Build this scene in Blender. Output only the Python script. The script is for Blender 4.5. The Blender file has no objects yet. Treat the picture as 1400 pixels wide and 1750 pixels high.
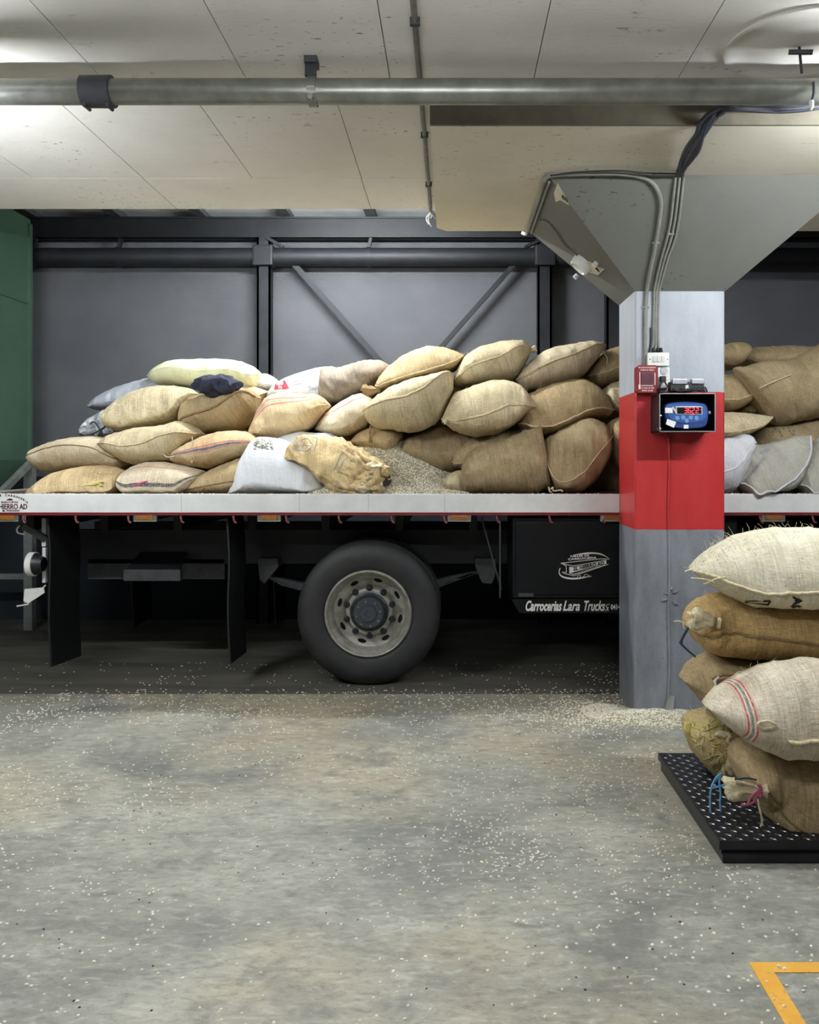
import bpy, bmesh, math, random
from mathutils import Vector, Matrix, noise, bvhtree
PI = math.pi
random.seed(7)
S = bpy.context.scene
C = S.collection
# ------------------------------------------------------------------ camera
CAMH, F, CX, CY = 1.63, 1400.0, 772.0, 780.0     # eye height, focal length and vanishing point in pixels of 1400x1750
cam_d = bpy.data.cameras.new('camera')
cam = bpy.data.objects.new('camera', cam_d); C.objects.link(cam)
cam.location = (0, 0, CAMH); cam.rotation_euler = (PI/2, 0, 0)
cam_d.sensor_fit = 'AUTO'; cam_d.sensor_width = 36.0
cam_d.lens = F/1750*36
cam_d.shift_x = -(CX-700)/1750; cam_d.shift_y = (CY-875)/1750
cam_d.clip_start = 0.05; cam_d.clip_end = 100
S.camera = cam
# ------------------------------------------------------------------ world, exposure
w = bpy.data.worlds.new('world'); S.world = w; w.use_nodes = True
bg = w.node_tree.nodes['Background']; bg.inputs[0].default_value = (0.86, 0.93, 1.0, 1); bg.inputs[1].default_value = 0.06
S.view_settings.view_transform = 'Standard'; S.view_settings.look = 'None'
S.view_settings.gamma = 1.0; S.view_settings.use_curve_mapping = False
S.view_settings.exposure = 0.06
# tube lamps: (x, y, z, length, axis, emission)
LAMPS = [
    ((2.40, 3.40, 3.05), 1.25, 400, 'white tube lamp under the ceiling beyond the right edge of the photo'),
    ((-2.85, 3.35, 2.98), 1.25, 560, 'white tube lamp under the ceiling beyond the left edge of the photo'),
    ((-0.2, 1.5, 2.88), 1.25, 215, 'unseen white tube lamp added above the camera to lift the ceiling light'),  # added fill lamp out of view, evens out the ceiling
    ((-0.9, 6.35, 3.72), 1.25, 660, 'white tube lamp under the roof above the truck bed'),
]
# ------------------------------------------------------------------ helpers
def P(px, py, D):
    return Vector(((px-CX)*D/F, D, CAMH+(CY-py)*D/F))
def onfloor(px, py, z=0.0):
    return P(px, py, (CAMH-z)*F/(py-CY))
def onplane(px, py, p0, n):
    d = Vector(((px-CX)/F, 1.0, (CY-py)/F)); o = Vector((0, 0, CAMH))
    t = (Vector(p0)-o).dot(Vector(n))/d.dot(Vector(n))
    return o+d*t
def nz(x, y, z): return noise.noise(Vector((x, y, z)))
def rgb(h):
    h = h.lstrip('#'); c = [int(h[i:i+2], 16)/255 for i in (0, 2, 4)]
    return tuple(x/12.92 if x <= 0.04045 else ((x+0.055)/1.055)**2.4 for x in c)+(1,)
# ---- materials
MATS = {}
class N:
    def __init__(s, name):
        s.m = bpy.data.materials.new(name); s.m.use_nodes = True
        s.t = s.m.node_tree; s.b = s.t.nodes['Principled BSDF']
    def n(s, typ, **kw):
        x = s.t.nodes.new(typ)
        for k, v in kw.items(): setattr(x, k, v)
        return x
    def l(s, a, b): s.t.links.new(a, b)
    def math(s, op, a, b=None, c=None, clamp=False):
        x = s.n('ShaderNodeMath', operation=op, use_clamp=clamp)
        for i, v in enumerate((a, b, c)):
            if v is None: continue
            if isinstance(v, (int, float)): x.inputs[i].default_value = v
            else: s.l(v, x.inputs[i])
        return x.outputs[0]
    def mix(s, f, a, b, blend='MIX'):
        x = s.n('ShaderNodeMix', data_type='RGBA', blend_type=blend)
        for i, v in ((0, f), (6, a), (7, b)):
            if isinstance(v, (int, float)): x.inputs[i].default_value = v
            elif isinstance(v, tuple): x.inputs[i].default_value = v
            else: s.l(v, x.inputs[i])
        return x.outputs[2]
    def noise(s, vec, scale, detail=4, rough=0.55, dist=0.0):
        x = s.n('ShaderNodeTexNoise'); x.inputs['Scale'].default_value = scale
        x.inputs['Detail'].default_value = detail; x.inputs['Roughness'].default_value = rough; x.inputs['Distortion'].default_value = dist
        if vec is not None: s.l(vec, x.inputs['Vector'])
        return x.outputs[0]
    def map(s, vec, scale=(1, 1, 1), loc=(0, 0, 0), rot=(0, 0, 0)):
        x = s.n('ShaderNodeMapping'); x.inputs['Scale'].default_value = scale; x.inputs['Location'].default_value = loc; x.inputs['Rotation'].default_value = rot
        s.l(vec, x.inputs['Vector']); return x.outputs[0]
    def ramp(s, f, lo, hi):
        x = s.n('ShaderNodeMapRange'); x.inputs[1].default_value = lo; x.inputs[2].default_value = hi
        s.l(f, x.inputs[0]); return x.outputs[0]
    def pos(s): return s.n('ShaderNodeNewGeometry').outputs['Position']
    def bump(s, h, strength=0.3, dist=0.01):
        x = s.n('ShaderNodeBump'); x.inputs['Strength'].default_value = strength; x.inputs['Distance'].default_value = dist
        s.l(h, x.inputs['Height'])
        s.l(x.outputs[0], s.b.inputs['Normal'])
    def done(s, name): MATS[name] = s.m; return s.m

def simple(name, col, rough=0.6, metal=0.0, var=0.15, scale=12, bump=0.0, emit=0.0, ecol=None, spec=0.5):
    m = N(name); p = m.pos()
    c = rgb(col) if isinstance(col, str) else col
    if var:
        f = m.noise(p, scale, 5, 0.6)
        d = tuple(x*(1-var*1.6) for x in c[:3])+(1,); u = tuple(min(1, x*(1+var)) for x in c[:3])+(1,)
        m.l(m.mix(m.ramp(f, 0.3, 0.7), d, u), m.b.inputs['Base Color'])
        if bump: m.bump(f, bump, 0.01)
    else: m.b.inputs['Base Color'].default_value = c
    m.b.inputs['Roughness'].default_value = rough; m.b.inputs['Metallic'].default_value = metal
    m.b.inputs['Specular IOR Level'].default_value = spec
    if emit:
        m.b.inputs['Emission Color'].default_value = ecol or c; m.b.inputs['Emission Strength'].default_value = emit
    return m.done(name)

def fabric(name, c1, c2, stripes=(), axis=0, weave=(240, 26), wamt=0.55, rough=0.95, bump=0.5, patch=None, streak=0.3):
    """woven cloth: thread noise both ways, blotches, optional printed stripes (position, half width, colour) across the 0..1 map"""
    m = N(name)
    uv = m.n('ShaderNodeUVMap', uv_map='metric').outputs[0]
    a = m.noise(m.map(uv, (weave[0], weave[1], 1)), 1, 2, 0.6)
    b = m.noise(m.map(uv, (weave[1], weave[0], 1), (5, 3, 0)), 1, 2, 0.6)
    wv = m.math('MULTIPLY', m.math('ADD', a, b), 0.5)
    oi = m.n('ShaderNodeObjectInfo')
    big = m.noise(m.map(m.pos(), (1, 1, 1)), 5.5, 4, 0.6)
    f = m.ramp(m.math('ADD', m.math('MULTIPLY', m.math('SUBTRACT', wv, 0.5), wamt*3), m.math('MULTIPLY', big, 1.0)), 0.22, 0.78)
    col = m.mix(f, rgb(c1), rgb(c2))
    if patch:
        pf = m.ramp(m.noise(m.pos(), 4.0, 5, 0.65), 0.50, 0.62)
        col = m.mix(m.math('MULTIPLY', pf, 0.8), col, rgb(patch))
    stk = m.noise(m.map(uv, (95, 3.5, 1), (2, 7, 0)), 1, 3, 0.65)
    col = m.mix(m.math('MULTIPLY', m.ramp(stk, 0.42, 0.68), streak), col, rgb(c2), 'MIX')
    col = m.mix(m.math('MULTIPLY', m.ramp(stk, 0.50, 0.32), streak), col, tuple(x*.62 for x in rgb(c1)[:3])+(1,))
    vr = m.math('ADD', m.math('MULTIPLY', oi.outputs['Random'], 0.24), 0.88)
    hs = m.n('ShaderNodeHueSaturation'); m.l(vr, hs.inputs['Value']); m.l(col, hs.inputs['Color']); col = hs.outputs[0]
    if stripes:
        nm = m.n('ShaderNodeUVMap', uv_map='norm').outputs[0]
        sp = m.n('ShaderNodeSeparateXYZ'); m.l(nm, sp.inputs[0])
        co = m.math('ADD', sp.outputs[axis], m.math('MULTIPLY', m.math('SUBTRACT', big, 0.5), 0.012))
        for pos, hw, sc in stripes:
            k = m.math('COMPARE', co, pos, hw)
            col = m.mix(m.math('MULTIPLY', k, m.ramp(wv, 0.3, 0.55)), col, rgb(sc))
    m.l(col, m.b.inputs['Base Color'])
    m.b.inputs['Roughness'].default_value = rough
    m.b.inputs['Specular IOR Level'].default_value = 0.15
    fold = m.noise(m.map(uv, (30, 4.0, 1)), 1, 3, 0.55)
    cr_ = m.noise(m.map(m.pos(), (1, 1, 1)), 16, 3, 0.6, 1.2)
    h = m.math('ADD', m.math('MULTIPLY', wv, 0.35), m.math('ADD', m.math('MULTIPLY', fold, 0.8), m.math('MULTIPLY', cr_, 0.7)))
    m.bump(h, bump, 0.02)
    return m.done(name)
# ---- geometry
class MB:
    """collects verts and faces in world space; build() links ONE mesh object"""
    def __init__(s): s.v = []; s.f = []
    def add(s, vs, fs):
        o = len(s.v); s.v += [tuple(x) for x in vs]; s.f += [tuple(i+o for i in q) for q in fs]; return s
    def box(s, a, b):
        (x0, y0, z0), (x1, y1, z1) = a, b
        return s.add([(x0,y0,z0),(x1,y0,z0),(x1,y1,z0),(x0,y1,z0),(x0,y0,z1),(x1,y0,z1),(x1,y1,z1),(x0,y1,z1)],
                     [(0,3,2,1),(4,5,6,7),(0,1,5,4),(1,2,6,5),(2,3,7,6),(3,0,4,7)])
    def bbox(s, a, b, r=0.01):
        """box with bevelled edges"""
        bm = bmesh.new(); t = MB().box(a, b); vs = [bm.verts.new(v) for v in t.v]
        for q in t.f: bm.faces.new([vs[i] for i in q])
        bmesh.ops.bevel(bm, geom=bm.edges[:], offset=r, segments=2, profile=0.7, affect='EDGES')
        bm.verts.index_update()
        s.add([v.co[:] for v in bm.verts], [[v.index for v in f.verts] for f in bm.faces]); bm.free(); return s
    def bar(s, p, q, wd, hg, up=(0, 0, 1)):
        p = Vector(p); q = Vector(q); d = (q-p).normalized(); sd = d.cross(Vector(up)).normalized(); u = sd.cross(d)
        vs = [e+sd*(a*wd/2)+u*(b*hg/2) for e in (p, q) for a, b in ((-1,-1),(1,-1),(1,1),(-1,1))]
        return s.add(vs, [(0,1,2,3),(7,6,5,4),(0,4,5,1),(1,5,6,2),(2,6,7,3),(3,7,4,0)])
    def tube(s, pts, r, n=8, cap=True):
        pts = [Vector(p) for p in pts]; m = len(pts); vs = []; prev = None
        for i, p in enumerate(pts):
            d = (pts[min(i+1, m-1)]-pts[max(i-1, 0)])
            d = d.normalized() if d.length > 1e-9 else Vector((0, 0, 1))
            if prev is None:
                a = d.orthogonal().normalized()
            else:
                a = (prev-d*prev.dot(d)); a = a.normalized() if a.length > 1e-6 else d.orthogonal().normalized()
            prev = a; b = d.cross(a); rr = r[i] if isinstance(r, (list, tuple)) else r
            vs += [p+(a*math.cos(2*PI*k/n)+b*math.sin(2*PI*k/n))*rr for k in range(n)]
        fs = [(i*n+k, i*n+(k+1)%n, (i+1)*n+(k+1)%n, (i+1)*n+k) for i in range(m-1) for k in range(n)]
        if cap: fs += [tuple(range(n-1, -1, -1)), tuple((m-1)*n+k for k in range(n))]
        return s.add(vs, fs)
    def lathe(s, c, prof, n=48, axis='y'):
        """prof: list of (radius, offset along axis)"""
        vs = []
        for r, o in prof:
            for k in range(n):
                a = 2*PI*k/n
                vs.append((c[0]+r*math.cos(a), c[1]+o, c[2]+r*math.sin(a)) if axis == 'y' else
                          (c[0]+r*math.cos(a), c[1]+r*math.sin(a), c[2]+o) if axis == 'z' else
                          (c[0]+o, c[1]+r*math.cos(a), c[2]+r*math.sin(a)))
        m = len(prof)
        return s.add(vs, [(i*n+k, i*n+(k+1)%n, (i+1)*n+(k+1)%n, (i+1)*n+k) for i in range(m-1) for k in range(n)])
    def prism(s, poly, off):
        """poly: 3D points, extruded by off"""
        n = len(poly); off = Vector(off); a = [Vector(p) for p in poly]
        return s.add(a+[p+off for p in a], [tuple(range(n)), tuple(range(2*n-1, n-1, -1))]+[(i, i+n, (i+1)%n+n, (i+1)%n) for i in range(n)])
    def build(s, name, mat, parent=None, smooth=False, origin=None, kind=None, fixn=True, auto=None):
        me = bpy.data.meshes.new(name); o = bpy.data.objects.new(name, me); C.objects.link(o)
        if parent is not None:
            base = Vector(origin) if origin else Vector((0, 0, 0))
            w0 = wloc(parent); o.parent = parent
            if origin: o.location = base-w0; sh = base
            else: sh = w0
        else:
            if origin is None:
                xs, ys, zs = zip(*s.v); sh = Vector(((min(xs)+max(xs))/2, (min(ys)+max(ys))/2, min(zs)))
            else: sh = Vector(origin)
            o.location = sh
        me.from_pydata([Vector(v)-sh for v in s.v], [], s.f); me.update()
        if fixn:
            bm = bmesh.new(); bm.from_mesh(me); bmesh.ops.recalc_face_normals(bm, faces=bm.faces[:]); bm.to_mesh(me); bm.free()
        if smooth:
            me.polygons.foreach_set('use_smooth', [True]*len(me.polygons))
            if auto: me.set_sharp_from_angle(angle=math.radians(auto))
        me.materials.append(MATS[mat] if isinstance(mat, str) else mat)
        if kind: o['kind'] = kind
        return o
def wloc(o):
    v = Vector((0, 0, 0))
    while o is not None: v = v+o.location; o = o.parent
    return v
def empty(name, loc):
    o = bpy.data.objects.new(name, None); o.empty_display_size = 0.1; o.location = loc; C.objects.link(o); return o
def tag(o, label=None, cat=None, group=None, kind=None):
    if label: o['label'] = label
    if cat: o['category'] = cat
    if group: o['group'] = group
    if kind: o['kind'] = kind
    return o
def share(o, loc, parent=None, rot=None, scale=None):
    c = o.copy(); C.objects.link(c); c.parent = parent; c.location = loc
    if rot is not None: c.rotation_euler = rot
    if scale is not None: c.scale = scale
    return c
def cr(pts, ts):
    """Catmull-Rom through pts sampled at arc-length fractions ts"""
    pts = [Vector(p) for p in pts]; q = [2*pts[0]-pts[1]]+pts+[2*pts[-1]-pts[-2]]; fine = []
    for i in range(1, len(q)-2):
        p0, p1, p2, p3 = q[i-1:i+3]
        for k in range(12):
            t = k/12
            fine.append(0.5*((2*p1)+(p2-p0)*t+(2*p0-5*p1+4*p2-p3)*t*t+(3*p1-p0-3*p2+p3)*t**3))
    fine.append(pts[-1]); L = [0]
    for a, b in zip(fine, fine[1:]): L.append(L[-1]+(b-a).length)
    out = []; j = 0
    for t in ts:
        d = t*L[-1]
        while j < len(L)-2 and L[j+1] < d: j += 1
        u = (d-L[j])/max(1e-9, L[j+1]-L[j]); out.append(fine[j].lerp(fine[j+1], min(1, max(0, u))))
    return out
def smooth_path(pts, n=24): return cr(pts, [i/n for i in range(n+1)])
def text_mesh(s, size, shear=0.0, extrude=0.001, bold=0.0, align='LEFT', spacing=1.0):
    cu = bpy.data.curves.new('lettering', 'FONT'); cu.body = s; cu.size = size; cu.shear = shear; cu.extrude = extrude; cu.offset = bold
    cu.align_x = align; cu.space_character = spacing; cu.resolution_u = 3
    o = bpy.data.objects.new('lettering', cu); C.objects.link(o)
    dg = bpy.context.evaluated_depsgraph_get(); me = bpy.data.meshes.new_from_object(o.evaluated_get(dg))
    vs = [v.co.copy() for v in me.vertices]; fs = [tuple(p.vertices) for p in me.polygons]
    bpy.data.objects.remove(o); bpy.data.curves.remove(cu); bpy.data.meshes.remove(me)
    return vs, fs
def lettering(mb, s, size, loc, xdir=(1, 0, 0), ydir=(0, 0, 1), width=None, **kw):
    vs, fs = text_mesh(s, size, **kw); X = Vector(xdir); Y = Vector(ydir); Z = X.cross(Y); L = Vector(loc)
    k = 1.0
    if width:
        xs = [v.x for v in vs]; k = width/(max(xs)-min(xs))
    mb.add([L+X*v.x*k+Y*v.y+Z*v.z for v in vs], fs); return mb
# ------------------------------------------------------------------ materials
def concrete():
    m = N('concrete_floor'); p = m.pos()
    st = m.map(p, (0.75, 1.25, 1))
    a = m.noise(st, 1.3, 8, 0.62, 0.6); b = m.noise(st, 5.5, 8, 0.65, 0.4); c = m.noise(m.map(p, (1, 1, 1), (9, 2, 0)), 0.7, 4, 0.5); d = m.noise(p, 60, 3, 0.6)
    col = m.mix(m.ramp(a, 0.34, 0.66), rgb('#6f6f68'), rgb('#a09e90'))
    col = m.mix(m.math('MULTIPLY', m.ramp(c, 0.46, 0.62), 0.7), col, rgb('#a3967c'))
    col = m.mix(m.math('MULTIPLY', m.ramp(b, 0.54, 0.68), 0.6), col, rgb('#5f5f5a'))
    col = m.mix(m.math('MULTIPLY', m.ramp(b, 0.44, 0.30), 0.5), col, rgb('#b4b2a8'))
    col = m.mix(m.math('MULTIPLY', m.ramp(d, 0.55, 0.75), 0.35), col, rgb('#5d5d58'))
    g2 = m.noise(m.map(p, (6, 14, 1), (3, 8, 0)), 2.2, 8, 0.72, 0.5)
    col = m.mix(m.math('MULTIPLY', m.ramp(g2, 0.51, 0.64), 0.6), col, rgb('#62625c'))
    col = m.mix(m.math('MULTIPLY', m.ramp(g2, 0.46, 0.34), 0.45), col, rgb('#bcbab0'))
    blot = m.noise(m.map(p, (1, 1, 1), (31, 7, 0)), 2.3, 6, 0.6, 0.8)
    col = m.mix(m.math('MULTIPLY', m.ramp(blot, 0.58, 0.68), 0.6), col, rgb('#5f605e'))
    m.l(col, m.b.inputs['Base Color'])
    m.l(m.math('ADD', m.math('MULTIPLY', a, 0.35), 0.38), m.b.inputs['Roughness'])
    m.bump(m.math('ADD', m.math('MULTIPLY', b, 0.8), m.math('MULTIPLY', d, 0.25)), 0.25, 0.01)
    return m.done('concrete_floor')
def lane():  # dirty lane floor; the truck's shade is also put into these dark colours
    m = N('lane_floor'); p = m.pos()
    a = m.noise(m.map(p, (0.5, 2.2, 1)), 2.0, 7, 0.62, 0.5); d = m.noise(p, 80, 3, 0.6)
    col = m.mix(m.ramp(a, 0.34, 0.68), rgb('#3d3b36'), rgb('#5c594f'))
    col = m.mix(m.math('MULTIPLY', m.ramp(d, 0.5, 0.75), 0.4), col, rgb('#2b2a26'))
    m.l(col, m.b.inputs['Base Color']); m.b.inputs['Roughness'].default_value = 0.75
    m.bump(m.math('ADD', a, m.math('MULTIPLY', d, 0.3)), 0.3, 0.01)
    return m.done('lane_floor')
def ceil(name, c1, c2, c3):
    m = N(name); p = m.pos()
    a = m.noise(p, 1.1, 6, 0.6); b = m.noise(m.map(p, (3.0, 9.0, 3.0)), 2.4, 7, 0.72, 0.3); d = m.noise(m.map(p, (1.0, 2.5, 1)), 26, 2, 0.5)
    col = m.mix(m.ramp(a, 0.36, 0.66), rgb(c1), rgb(c2))
    col = m.mix(m.math('MULTIPLY', m.ramp(b, 0.58, 0.76), 0.45), col, rgb(c3))
    col = m.mix(m.math('MULTIPLY', m.math('MULTIPLY', m.ramp(d, 0.675, 0.70), m.ramp(a, 0.50, 0.60)), 0.85), col, rgb('#3c3934'))
    e = m.noise(m.map(p, (2.2, 5.0, 1), (4, 0, 0)), 2.0, 8, 0.75)
    col = m.mix(m.math('MULTIPLY', m.ramp(e, 0.63, 0.68), 0.6), col, rgb('#57524a'))
    m.l(col, m.b.inputs['Base Color']); m.b.inputs['Roughness'].default_value = 0.8
    m.bump(m.math('ADD', a, m.math('MULTIPLY', d, 0.4)), 0.2, 0.01)
    return m.done(name)
def column_paint():
    m = N('column_paint'); p = m.pos(); sp = m.n('ShaderNodeSeparateXYZ'); m.l(p, sp.inputs[0])
    z = m.math('ADD', sp.outputs[2], m.math('MULTIPLY', m.math('SUBTRACT', m.noise(p, 14, 4), 0.5), 0.012))
    n1 = m.noise(m.map(p, (1, 1, 0.35)), 7, 6, 0.65); n2 = m.noise(p, 40, 3, 0.6)
    white = m.mix(m.ramp(n1, 0.35, 0.7), rgb('#a4a8af'), rgb('#b3b7be'))
    red = m.mix(m.ramp(n1, 0.35, 0.7), rgb('#b52c2e'), rgb('#c0393a'))
    grey = m.mix(m.ramp(n1, 0.35, 0.66), rgb('#74777f'), rgb('#90939a'))
    grey = m.mix(m.math('MULTIPLY', m.ramp(n2, 0.62, 0.72), 0.4), grey, rgb('#5c5d60'))
    k1 = m.math('GREATER_THAN', z, 2.035); k2 = m.math('GREATER_THAN', z, 1.169)
    col = m.mix(k2, grey, red); col = m.mix(k1, col, white)
    m.l(col, m.b.inputs['Base Color'])
    m.l(m.math('SUBTRACT', 0.62, m.math('MULTIPLY', m.math('SUBTRACT', 1.0, k1), 0.28)), m.b.inputs['Roughness'])
    m.bump(m.math('ADD', m.math('MULTIPLY', n1, 1.0), m.math('MULTIPLY', n2, 0.5)), 0.35, 0.012)
    return m.done('column_paint')
concrete(); lane(); column_paint()
ceil('ceiling_paint', '#cdcac2', '#d9d6cf', '#b2ab9f')
ceil('drop_panel_paint', '#cdc7b6', '#d8d2c1', '#b3a992')
ceil('capital_paint', '#66665f', '#6d6d66', '#5d5d57')
def plaster():
    m = N('plaster_wall'); p = m.pos(); a = m.noise(p, 1.4, 6, 0.6); b = m.noise(m.map(p, (3, 1, 8)), 1.6, 8, 0.7, 0.6)
    sp = m.n('ShaderNodeSeparateXYZ'); m.l(p, sp.inputs[0])
    band = m.ramp(sp.outputs[2], 3.2, 3.5)
    col = m.mix(m.ramp(a, 0.35, 0.65), rgb('#5a5b5f'), rgb('#656669'))
    dado = m.math('LESS_THAN', m.math('ADD', sp.outputs[2], m.math('MULTIPLY', a, 0.02)), 1.44)
    col = m.mix(dado, col, rgb('#1f262d'))
    m.l(col, m.b.inputs['Base Color']); m.b.inputs['Roughness'].default_value = 0.85
    m.bump(m.math('MULTIPLY', b, m.math('ADD', m.math('MULTIPLY', band, 1.6), 0.12)), 0.6, 0.03)
    return m.done('plaster_wall')
plaster()
simple('slab_dark', '#6d6a62', 0.9)
simple('joint', '#4a473f', 0.9)
simple('steel_dark', '#25272b', 0.55, 0.3, 0.2, 6, 0.1)
simple('roof_sheet', '#dfe1e2', 0.6, 0.0, 0.12, 3)
simple('rafter_grey', '#4d5154', 0.6, 0.1)
simple('pipe_grey', '#85867f', 0.36, 0.55, 0.18, 9, 0.05)
simple('clamp_steel', '#8a8983', 0.45, 0.7)
simple('clamp_dark', '#3b3d42', 0.6, 0.2)
simple('hopper_green', '#44614f', 0.5, 0.0, 0.1, 2.5)
simple('hopper_frame', '#7f837f', 0.55, 0.2)
simple('rail_white', '#dededb', 0.38, 0.1, 0.08, 5)
simple('bed_wood', '#6b5c48', 0.85)
simple('trim_red', '#6e1b1f', 0.45, 0.1)
simple('hook_red', '#6a3836', 0.5, 0.1)
simple('chassis_black', '#15171a', 0.5, 0.2, 0.25, 8)
simple('chassis_grey', '#3a3c3e', 0.6, 0.2, 0.25, 8)
simple('rubber_flap', '#121315', 0.5)
def rubber():
    m = N('tyre_rubber'); p = m.pos(); a = m.noise(p, 7, 6, 0.65)
    m.l(m.mix(m.ramp(a, 0.35, 0.7), rgb('#15171a'), rgb('#262524')), m.b.inputs['Base Color'])
    m.b.inputs['Roughness'].default_value = 0.62; m.bump(a, 0.15, 0.01); return m.done('tyre_rubber')
rubber()
simple('rim_paint', '#a09e93', 0.42, 0.35, 0.22, 16, 0.1)
simple('hub_dark', '#24282d', 0.45, 0.3)
simple('hub_cap_grey', '#3c4249', 0.4, 0.2)
simple('edge_concrete', '#6b6557', 0.85, 0, 0.2, 5, 0.2)
simple('nut_steel', '#8a8880', 0.4, 0.7)
simple('chrome', '#b9b9b4', 0.25, 0.85, 0.05)
simple('lens_amber', '#8a5c28', 0.3, 0.0, 0.2, 60)
simple('toolbox_black', '#0a0c0f', 0.42, 0.0, 0.2, 6, spec=0.25)
simple('lettering_white', '#d9d7d1', 0.6, 0, 0.05)
simple('lettering_maroon', '#4a161b', 0.7, 0, 0.1)
simple('lettering_black', '#26231f', 0.8, 0, 0.1)
simple('lamp_white', '#d4d4d0', 0.5, 0, 0.05)
simple('cable_black', '#1d1e20', 0.5, 0, 0.1)
simple('cable_dark', '#33363e', 0.55, 0, 0.15)
simple('conduit_grey', '#86867f', 0.55, 0, 0.12, 14)
simple('conduit_dirty', '#6a675f', 0.6, 0, 0.2, 14)
simple('wire_white', '#e6e5df', 0.5, 0, 0.03)
simple('switch_white', '#e4e4de', 0.35, 0, 0.03)
simple('alarm_red', '#7f1a22', 0.4, 0, 0.08)
simple('alarm_glass', '#6a4a50', 0.15, 0, 0.12, 20)
simple('alarm_pink', '#edc6c6', 0.6, 0, 0.03)
simple('box_black', '#16171a', 0.4, 0.3, 0.15)
simple('edge_silver', '#c4c5c6', 0.35, 0.7, 0.05)
simple('indicator_blue', '#34589a', 0.38, 0, 0.06)
simple('indicator_dark_blue', '#24407a', 0.4, 0, 0.06)
simple('button_blue', '#6f97c4', 0.4, 0, 0.05)
simple('display_dark', '#24191c', 0.2, 0, 0.05)
simple('led_red', (1.0, 0.06, 0.06, 1), 0.5, 0, 0, emit=2.5, ecol=(1.0, 0.04, 0.06, 1))
simple('tape_white', '#e9e9ea', 0.5, 0, 0.03)
simple('adapter_silver', '#b5b8bb', 0.35, 0.3, 0.15, 40)
simple('scale_black', '#26272b', 0.38, 0.35, 0.25, 10, 0.1)
simple('scale_tread', '#6a6c72', 0.25, 0.8, 0.25, 30)
def yellow():
    m = N('yellow_paint'); p = m.pos(); a = m.noise(p, 30, 6, 0.7); b = m.noise(p, 6, 5, 0.6)
    col = m.mix(m.ramp(b, 0.35, 0.7), rgb('#d79b2c'), rgb('#e3ad45'))
    m.l(m.mix(m.math('MULTIPLY', m.ramp(a, 0.58, 0.66), 0.7), col, rgb('#8d826c')), m.b.inputs['Base Color'])
    m.b.inputs['Roughness'].default_value = 0.55; return m.done('yellow_paint')
yellow()
def bean():
    m = N('coffee_bean'); oi = m.n('ShaderNodeObjectInfo'); a = m.noise(m.pos(), 120, 2, 0.5)
    m.l(m.mix(m.ramp(a, 0.35, 0.65), rgb('#cfc8b2'), rgb('#f4efdf')), m.b.inputs['Base Color'])
    m.b.inputs['Roughness'].default_value = 0.6; return m.done('coffee_bean')
bean()
simple('bean_heap', '#a49b7e', 0.9, 0, 0.3, 70, 0.3)
simple('dark_bean_and_shade', '#3a3128', 0.7, 0, 0.1)
simple('cloth_black', '#23263a', 0.8, 0, 0.2, 20)
simple('jute_twine', '#c6b48f', 0.95, 0, 0.15, 60)
simple('jute_stained', '#cdb486', 0.95, 0, 0.4, 16, 0.5)
simple('jute_light', '#d6c9a6', 0.95, 0, 0.2, 60, 0.5)
simple('jute_dark', '#8d7350', 0.95, 0, 0.2, 60, 0.3)
simple('string_blue', '#6aa4d6', 0.6, 0, 0.05)
simple('string_navy', '#2b3d55', 0.6, 0, 0.05)
simple('string_yellow', '#cfc274', 0.8, 0, 0.1)
simple('string_pink', '#b45a76', 0.8, 0, 0.2, 60)
simple('label_red', '#b9303f', 0.5, 0, 0.05)
simple('print_grey', '#8a8d94', 0.7, 0, 0.05)
simple('print_olive', '#6b6b4d', 0.8, 0, 0.2, 60)
simple('sticker_cream', '#c9c2a8', 0.7, 0, 0.1)
m = simple('lamp_tube', (1, 1, 1, 1), 0.5, 0, 0, emit=1.0)
fabric('burlap_tan', '#a39373', '#d9ccaa')
fabric('burlap_gold', '#a88f69', '#dcc69c')
fabric('burlap_brown', '#8a7757', '#b7a27c')
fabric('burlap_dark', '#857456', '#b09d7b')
fabric('burlap_pale', '#b8a88a', '#dccfb2')
fabric('burlap_grey', '#7d7060', '#a39786', patch='#6c6257')
fabric('burlap_cream', '#cfc6a8', '#f1ead2', wamt=0.7)
fabric('burlap_ochre', '#94794f', '#c2a573', wamt=0.8)
fabric('burlap_stained', '#c4a878', '#e8d4a6', patch='#9a7f58', bump=0.9)
fabric('burlap_straw', '#a08a5e', '#cdb98a', patch='#b0a46c', bump=0.8)
fabric('burlap_striped_pink', '#bfa47c', '#e2cfa8', [(0.105, 0.006, '#c0686c'), (0.125, 0.007, '#86a088'), (0.145, 0.007, '#c0626a'), (0.165, 0.004, '#c98a86')], 1)
fabric('burlap_striped_blue', '#b69a70', '#dcc7a0', [(0.055, 0.007, '#b5615f'), (0.03, 0.012, '#4a5272'), (0.005, 0.006, '#b5706a')], 1)
fabric('burlap_striped_dark', '#b7a58a', '#dfd2b8', [(0.035, 0.013, '#3f434b'), (0.16, 0.005, '#c08a80')], 1)
fabric('burlap_striped_red', '#b5a78c', '#dbd0b6', [(0.135, 0.007, '#c2626a'), (0.115, 0.003, '#c9908a')], 1)
fabric('burlap_striped_front', '#b3a58c', '#ddd3bf', [(0.150, 0.0045, '#b04a50'), (0.168, 0.006, '#6f7872'), (0.186, 0.0045, '#b04a50'), (0.138, 0.0015, '#c78a88'), (0.198, 0.0015, '#c78a88')], 0, wamt=0.8)
fabric('poly_white', '#c9cbce', '#dadcde', weave=(60, 60), wamt=0.15, rough=0.5, bump=0.35, streak=0.12)
fabric('poly_blue_grey', '#9a9ea6', '#acb0b8', weave=(60, 60), wamt=0.15, rough=0.5, bump=0.35, streak=0.12)
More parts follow.
